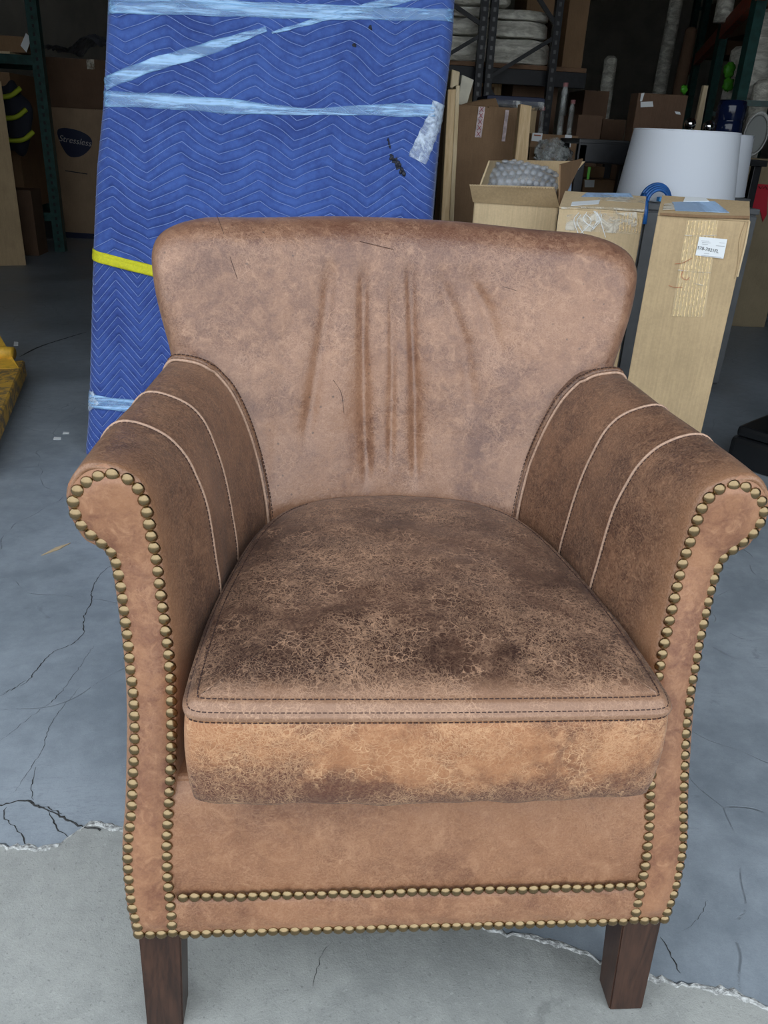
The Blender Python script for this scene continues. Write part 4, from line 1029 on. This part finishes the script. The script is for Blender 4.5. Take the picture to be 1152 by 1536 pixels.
# black bench frame
yy = 3.18; p0, p1 = at(869, 212, yy), at(948, 214, yy)
t = thing('black_bench', 'black metal bench frame behind the taped carton and white shade', 'bench', (p0.x, yy, 0)); wd = p1.x-p0.x+.1
boxo('top_rail', 0, wd, 0, .03, p0.z-.085, p0.z, M_black, t, .008); boxo('seat_top', 0, wd, 0, .32, p0.z-.01, p0.z+.012, M_blackpl, t, .006)
for x in (0, wd-.04):
    for y_ in (0, .28): boxo('leg', x, x+.04, y_, y_+.04, 0, p0.z-.01, M_black, t, .004)
boxo('tag', .055, .067, -.002, .0, p0.z-.15, p0.z-.10, M_lime, t, 0)['label'] = 'lime green tag'
for k, (u0, u1, v, y_, m, lab) in enumerate([(874, 908, 249, 3.75, CBd, 'small carton seen under the black bench, upper'), (876, 928, 268, 3.52, CBd, 'low carton with white label under the black bench')]):
    p0, p1 = at(u0, v, y_), at(u1, v, y_); c = carton('small_carton', lab, p0.x, p1.x, y_, y_+.19, 0, p0.z, m)
    if k: quad('paper_label', [at(u, v_, y_-.003) for u, v_ in ((877, 270), (892, 270), (891, 281), (877, 281))], M_white, c, th=.001)
# grey cabinet carrying the lampshades
yc = 2.55; a = at(965, 330, yc); b_ = at(1139, 314, yc); zc = b_.z
cab = thing('grey_cabinet', 'dark grey steel cabinet behind the tall carton, lampshades on top', 'cabinet', (a.x, yc, 0)); cw_ = b_.x-a.x
boxo('body', 0, cw_, .012, .56, .06, zc-.02, M_grey, cab, .004); boxo('top', -.01, cw_+.005, -.0, .58, zc-.02, zc, M_grey, cab, .003); boxo('plinth', .02, cw_-.02, .03, .6, 0, .06, M_black, cab, .002)
for k in range(2): 
    d_ = boxo('door', .008+k*cw_/2, cw_/2-.004+k*cw_/2, -.004, .012, .07, zc-.028, M_grey, cab, .002)
    boxo('handle', cw_/2-.03+k*.05, cw_/2-.02+k*.05, -.02, -.004, zc*.55, zc*.7, M_chrome, d_, .002)
def shade(label, u0, u1, vt, yy, y_c, z0, taper, h=None):
    A, B = at(u0, vt, yy), at(u1, vt, yy); r = (B.x-A.x)/2; c = ((A.x+B.x)/2, y_c, z0); H = (A.z+B.z)/2-z0
    t = thing('lampshade', label, 'lampshade', c)
    bm = bmesh.new(); lathe(bm, [(r*taper, 0), (r, H)], 64); lathe(bm, [(r*taper-.003, 0), (r-.003, H)], 64); fin('shade_cloth', bm, M_shade, t, True, False)
    for rr_, z in ((r*taper, .0025), (r, H-.0025)): fin('rim', tube(bmesh.new(), [Vector((rr_*cos(q*pi/32), rr_*sin(q*pi/32), z)) for q in range(65)], .0022, 6, False), M_shade, t, True)
    bm = bmesh.new()
    for q in range(3): tube(bm, [Vector((0, 0, H-.02)), Vector(((r-.004)*cos(q*2.094), (r-.004)*sin(q*2.094), H-.006))], .0015, 6)
    lathe(bm, [(.012, H-.024), (.016, H-.022), (.016, H-.019), (.012, H-.018)], 16); fin('spider_fitter', bm, M_chrome, t, True)
    return t
shade('large white tapered drum lampshade, front one, on the grey cabinet', 955, 1105, 196, 2.86, 2.86, zc+.001, 1.15)
shade('second white drum lampshade peeping out right behind the front one', 1030, 1137, 201, 3.35, 3.42, .0+zc+.001, 1.10)
boxo  # (second shade rests on the crate below)
p = at(1060, 330, 3.3)
t = thing('storage_crate', 'grey crate hidden behind the cabinet, carrying the second lampshade', 'crate', (1.75, 3.24, 0)); boxo('body', -.38, .10, 0, .42, 0, zc-.03, M_grey, t, .005); boxo('lid', -.39, .11, -.01, .46, zc-.03, zc, M_grey, t, .004)
# jug, chrome finials, rimmed tray behind the lampshade
jc = at(1090, 199, 3.9); jz = jc.z-.12; jt = at(1090, 151, 3.9).z-jz
t = thing('blue_water_jug', 'navy blue plastic water jug standing behind the second lampshade', 'jug', (jc.x, 3.9, jz)); r = (at(1112, 170, 3.9).x-at(1071, 170, 3.9).x)/2
fin('jug_body', lathe(bmesh.new(), [(.001, 0), (r, .004), (r, jt*.35), (r*.96, jt*.37), (r*.96, jt*.4), (r, jt*.42), (r, jt*.62), (r*.96, jt*.64), (r*.96, jt*.67), (r, jt*.69), (r, jt*.9), (r*.93, jt), (r*.8, jt+.004), (0, jt+.004)], 32), M_navy, t, True)
st = thing('back_table', 'low dark table behind the lampshades, carrying jug and chrome lamps', 'table', (jc.x-.15, 3.73, 0))
boxo('table_top', -.45, .32, 0, .4, jz-.03, jz, M_black, st, .003)
for x in (-.42, .27):
    for y_ in (.03, .33): boxo('leg', x, x+.04, y_, y_+.04, 0, jz-.03, M_black, st, .003)
for k, (u, v) in enumerate(((1035, 186), (1063, 190))):
    p = at(u, v, 3.85); t = thing('chrome_lamp_base', ['left chrome ball lamp base behind the white lampshade', 'right chrome ball lamp base, nearer the blue jug'][k], 'lamp', (p.x, 3.85, jz)); h = p.z-jz
    fin('ball', lathe(bmesh.new(), [(.001, h-.030)]+[(.03*sin(q*pi/12), h-.03*cos(q*pi/12)) for q in range(1, 12)]+[(0, h+.03)], 24), M_chrome, t, True)
    fin('stem', lathe(bmesh.new(), [(.04, 0), (.04, .008), (.008, .014), (.008, h-.02)], 20), M_chrome, t, True)
p = at(1132, 203, 3.85); t = thing('rimmed_tray', 'round tray with pale rim leaning up at the right behind the lampshades', 'tray', (p.x, 3.85, jz+.112))
M = Matrix.Rotation(radians(72), 4, 'X'); rr2 = .095
bm = lathe(bmesh.new(), [(rr2*.86, .02), (rr2*.9, .0), (rr2, .0), (rr2, .03), (rr2*.93, .03), (rr2*.90, .012)], 40, M); bmesh.ops.scale(bm, vec=(.62, 1, 1.15), verts=bm.verts); fin('rim', bm, M_wicker, t, True)
bm = lathe(bmesh.new(), [(0, .008), (rr2*.9, .008)], 40, M); bmesh.ops.scale(bm, vec=(.62, 1, 1.15), verts=bm.verts); fin('tray_face', bm, M_mirror, t, True)
t.rotation_euler = (0, .12, -.3)
# pale carton with red card, bubble wrap at the far right
yq = 3.95; p0 = at(1132, 290, yq+.0); zt_ = at(1140, 238, yq).z
pc = carton('pale_carton', 'tall dim kraft carton at the right edge with red card hung on it', p0.x-.06, p0.x+.3, yq+.1, yq+.5, 0, zt_, cardboard('dim_kraft', (.30, .24, .15)))
rc = quad('red_card', [at(1128, 275, yq+.09), at(1153, 277, yq+.09), at(1150, 322, yq+.09), at(1144, 333, yq+.09), at(1141, 318, yq+.09), at(1120, 317, yq+.09)], M_red, None, th=.002); tag(rc, 'torn red card with black scrawled lettering at the right picture edge', 'card')
for k, L in enumerate(([(1130, 278), (1133, 283), (1136, 277)], [(1138, 279), (1141, 283), (1144, 279)], [(1145, 283), (1148, 279), (1151, 284)])):
    o = fin('scrawl', tube(bmesh.new(), [at(u, v, yq+.085) for u, v in L], .0018, 5), M_ink, rc)
pbw = atz(1150, 478, 0)
bubble('bubble_wrap_heap', 'crumpled clear bubble wrap heap on the floor at the right edge', (pbw.x+.10, 3.15, .16), .44, .15, (0, -.25, .1), 9, M_bubble, 30, 24)
# black case with yellow stripe, bottom right
pb_ = atz(1120, 720, 0)
t = thing('black_case', 'black case with yellow stripe at the right edge, beyond the right arm', 'case', (pb_.x+.20, pb_.y+.05, 0), rz=radians(38))
boxo('shell', -.11, .45, -.13, .20, .0, .10, M_blackpl, t, .018); boxo('lid', -.10, .45, -.12, .19, .101, .135, M_blackpl, t, .012)
for k in range(5): boxo('rib', -.06+k*.05, -.04+k*.05, -.134, -.128, .012, .09, plain('navy_rib', (.02, .03, .07), .3) if k == 0 else bpy.data.materials['navy_rib'], t, .001)
boxo('stripe', .05, .10, -.135, .10, .092, .142, M_yel, t, .003)

# right green racking with orange beams
B1, B2 = atz(1125, 5, 1.75), atz(1045, 90, 1.75)
gr = thing('pallet_rack', 'green pallet rack with orange beams along the right side, receding', 'rack', (B1.x, B1.y, 0)); g0 = Vector(gr.location)
dirv = (B2-B1); 
for k, f in enumerate((-.12, .38, 1.0, 1.45)):
    q = B1+dirv*f-g0; bm = bmesh.new(); beam(bm, (q.x, q.y, 0), (q.x, q.y, 4.2), .06, .07); fin('upright', bm, M_green, gr)
    q2 = q+Vector((1.0, -.2, 0)); bm = bmesh.new(); beam(bm, (q2.x, q2.y, 0), (q2.x, q2.y, 4.2), .06, .07); fin('upright', bm, M_green, gr)
    for z in (.4, 1.2, 2.4): bm = bmesh.new(); beam(bm, (q.x, q.y, z), (q2.x, q2.y, z), .03, .04); fin('brace', bm, M_green, gr)
for z in (1.75, 3.0):
    for off in (Vector((0, 0, 0)), Vector((1.0, -.2, 0))):
        bm = bmesh.new(); a = B1+dirv*-.5-g0+off; b_ = B1+dirv*1.45-g0+off; beam(bm, (a.x, a.y, z), (b_.x, b_.y, z), .05, .10, (0, 0, 1)); fin('beam', bm, M_orange, gr)
for k, (f, wz, m, lab) in enumerate(((.15, .45, CBd, 'brown carton on the upper shelf of the green rack, nearer'), (.60, .6, CBk, 'dark carton on the upper shelf of the green rack, middle'), (1.1, .5, CBk, 'dark carton on the upper shelf of the green rack, far end'))):
    q = B1+dirv*f+Vector((.45, -.1, 0)); carton('rack_carton', lab, q.x-.3, q.x+.3, q.y-.3, q.y+.3, 1.805, 1.805+wz, m)
stud('wood_plank', 'pale wood plank leaning between panel box and blue jug', [(1056, 128), (1063, 128), (1050, 200), (1040, 200)], 4.6, .03, M_pine_dim)
for k, (u, v, lab) in enumerate(((1094, 105, 'upper lime green bag by the green rack post'), (1092, 127, 'lower lime green bag by the green rack post'), (1026, 134, 'lime green scrap on top of the dark panel box'))):
    p = at(u, v, 5.2 if k < 2 else 4.26); r_ = random.Random(k); bm = bmesh.new(); bmesh.ops.create_icosphere(bm, subdivisions=3, radius=.035 if k < 2 else .018)
    for v_ in bm.verts: v_.co *= 1+.25*r_.uniform(-1, 1); v_.co.z *= 1.2; v_.co.y *= .5
    o = fin('green_bag', bm, M_lime, None, True); o.location = p; tag(o, lab, 'bag')

# ------------------------------------------------------------------ left side
turned('leaning_carton', 'tall kraft carton at the left picture edge, nearest on that side', (-90, 116), (1, 118), 5.15, radians(22), .25, CB)
YS = 6.8; a = at(68, 160, YS); b_ = at(152, 164, YS)
lc = carton('logo_carton', 'large carton with dark blue oval logo behind the blanket, left', a.x, b_.x+.35, YS, YS+.6, 0, a.z, cardboard('logo_kraft', (.36, .25, .16)))
M_logo = plain('logo_blue', (.004, .010, .045), .6)
lg = catmull([at(u, v, YS-.004) for u, v in ((89, 193), (100, 192), (118, 196), (132, 203), (138, 212), (135, 223), (124, 233), (112, 236), (102, 233), (93, 220), (87, 205), (86, 197))], 4, True)
quad('logo_shape', lg, M_logo, lc, th=.002)
p = at(112.5, 211.5, YS-.006); textmesh('logo_lettering', 'Stressless', .066, plain('logo_white', (.40, .38, .38), .6), FR(p.x, p.y, p.z, .12), shear=.25, parent=lc)
adopt(fin('printed_line', tube(bmesh.new(), [at(98, 256, YS-.003), at(131, 261, YS-.003)], .005, 4), M_ink, None), lc)
quad('dark_base_band', [at(u, v, YS-.004) for u, v in ((86, 347), (160, 352), (160, 364), (87, 359))], M_logo, lc, th=.002)
a = at(70, 90, 7.0); zt_ = at(100, 88, 6.95).z
uc = carton('stacked_carton', 'dark brown taped carton stacked on the blue-logo carton', lc.location.x-.40, lc.location.x+.36, YS+.05, YS+.55, lc.location.z+at(68, 160, YS).z+.001, zt_, CBk, M_cleartape)
# dark plastic sheet over it
r_ = random.Random(9); V, Fc = [], []
for i in range(31):
    for j in range(13):
        x = -.36+.80*i/30; y = -.28+.52*j/12; z = .03+.06*abs(sin(i*.31+1))+.13*math.exp(-((x-.05)/.2)**2)*(1-.4*abs(j-6)/6)+.36*math.exp(-((x-.38)/.10)**2)+.03*r_.random()
        V.append(Vector((x, y, z)))
for i in range(30):
    for j in range(12): Fc.append((i*13+j, (i+1)*13+j, (i+1)*13+j+1, i*13+j+1))
sh_ = mesh('plastic_sheet', V, Fc, M_darkfilm, None); sh_.location = (uc.location.x, uc.location.y, zt_-.028); tag(sh_, 'crumpled dark plastic sheet heaped on the stacked brown carton', 'plastic sheet')
# green rack, left
a = at(51, 30, 6.0); gl = thing('green_rack', 'green perforated steel rack at the left, beside the blue-logo carton', 'rack', (a.x, 6.0, 0))
upright(0, 0, 3.6, M_green, .075, .07, True, gl); bm = bmesh.new(); beam(bm, (-.225, .72, 0), (-.225, .72, 3.6), .075, .07); fin('upright', bm, M_green, gl)
zs2 = at(20, 89, 6.0).z; zl = [zs2, zs2+1.3, .25]
for z in zl:
    for y_ in (0, .72): bm = bmesh.new(); beam(bm, (-2.6, y_, z), (-y_*.31, y_, z), .05, .06, (0, 0, 1)); fin('beam', bm, M_green, gl)
bm = bmesh.new(); 
for z in (.5, 1.1, 1.9, 2.6): beam(bm, (-.02, 0, z), (-.225, .72, z+.4), .03, .03, (1, 0, 0))
fin('brace', bm, M_green, gl)
boxo('shelf_board', -2.55, -.18, -.03, .74, zs2+.031, zs2+.045, M_pine_dim, gl, 0)
lc2 = carton('shelf_carton', 'brown carton with white label on the left green rack shelf', a.x-1.1, a.x-.10, 6.05, 6.45, zs2+.046, at(20, 54, 6.05).z, CBd)
pL = at(38, 64, 6.04); quad('paper_label', [pL+Vector((-.035, 0, -.02)), pL+Vector((.012, 0, .06)), pL+Vector((.045, 0, .03)), pL+Vector((.0, 0, -.06))], M_white, lc2, th=.001)
carton('low_carton', 'dark brown carton under the left rack shelf, with torn white label bits', a.x-1.3, a.x-.24, 6.08, 6.66, .29, zs2-.08, CBd)
sc = bpy.data.objects[-1] if False else None
carton('low_carton', 'small brown carton on the floor beside the left rack post', a.x-.55, a.x-.08, 5.72, 5.94, 0, .45, CBk)
# hi-vis vest heap
t = thing('hi_vis_vest', 'dark vest with yellow hi-vis stripes hanging behind the tall left carton', 'vest', at(20, 175, 5.85)); 
bm = bmesh.new(); bmesh.ops.create_icosphere(bm, subdivisions=4, radius=.17); r_ = random.Random(4)
for v in bm.verts: v.co = Vector((v.co.x*.75, v.co.y*.45, v.co.z*1.35))*(1+.08*sin(v.co.x*40)+.08*sin(v.co.z*33))
fin('vest_body', bm, plain('dark_vest_cloth', (.015, .018, .03), .8), t, True)
for k, (z, x) in enumerate(((.15, -.02), (.02, 0), (-.12, .03))):
    fin('hi_vis_stripe', tube(bmesh.new(), catmull([(-.12+x, -.06, z), (-.04+x, -.095, z-.03), (.05+x, -.09, z-.02), (.11+x, -.05, z+.03)], 6), .016, 8), M_hivis, t, True)
# yellow pallet jack fork at left
t = thing('pallet_jack', 'worn yellow pallet jack fork with roller at the left picture edge', 'pallet jack', (-1.45, 2.6, 0)); o_ = Vector(t.location)
zf = .10; top = [atz(u, v, zf) for u, v in ((37, 540), (-120, 548), (-260, 760), (-20, 668))]
A, B, C_, D = top; V = [p-o_ for p in (A, B, C_, D)]+[Vector((p.x, p.y, .035))-o_ for p in (A, B, C_, D)]
o = mesh('fork', V, [(0, 1, 2, 3), (7, 6, 5, 4), (0, 4, 5, 1), (1, 5, 6, 2), (2, 6, 7, 3), (3, 7, 4, 0)], M_ypaint, t, False); o.modifiers.new('b', 'BEVEL').width = .006
q = [atz(u, v, zf+.002) for u, v in ((28, 552), (-60, 554), (-40, 505), (-2, 520))]
apx = [Vector((p.x, p.y, zf+hh)) for p, hh in zip(q, (.002, .002, .075, .075))]; low = [Vector((p.x, p.y, zf+.001)) for p in q]
V = [p-o_ for p in apx+low]
mesh('heel_gusset', V, [(0, 1, 2, 3), (7, 6, 5, 4), (0, 4, 5, 1), (1, 5, 6, 2), (2, 6, 7, 3), (3, 7, 4, 0)], plain('yellow_paint', (.72, .42, .05), .45, nsc=30, namt=.2), t, False)
pr = atz(15, 530, .13)-o_
fin('roller_tube', tube(bmesh.new(), [pr+Vector((-.20, .03, 0)), pr+Vector((.012, -.0, 0))], .024, 20), bpy.data.materials['yellow_paint'], t, True)
fin('load_wheel', lathe(bmesh.new(), [(0, -.03), (.034, -.03), (.034, .03), (0, .03)], 20, Matrix.Translation((A.lerp(D, .5)-o_)+Vector((-.10, 0, -.065))) @ Matrix.Rotation(pi/2, 4, 'Y')), M_blackpl, t, True)
# scraps on the floor
for k, (u, v, du, dv, lab, m) in enumerate(((86, 658, 6, 1.8, 'small white paper scrap on the floor left of the blanket', M_white), (99, 650, 5, 1.4, 'tinier white scrap just behind the first one', M_white), (83, 826, 22, 9, 'thin tan sliver of card on the floor left of the armchair', CBp), (24, 516, 3.5, 3, 'pale crumb on the floor near the pallet jack', M_white))):
    if k == 2: P = [(62, 834), (84, 822), (106, 815), (88, 825)]
    else: P = [(u-du, v+dv), (u-du*.8, v-dv), (u+du, v-dv*.8), (u+du*.9, v+dv)]
    P = [atz(a_, b2, .0) for a_, b2 in P]; cc = sum(P, Vector())/4
    V = [p-cc+Vector((0, 0, .0006)) for p in P]+[p-cc+Vector((0, 0, .0022)) for p in P]
    o = mesh('paper_scrap' if k != 2 else 'card_sliver', V, [(3, 2, 1, 0), (4, 5, 6, 7), (0, 1, 5, 4), (1, 2, 6, 5), (2, 3, 7, 6), (3, 0, 4, 7)], m, None, False); o.location = cc; tag(o, lab, 'scrap')
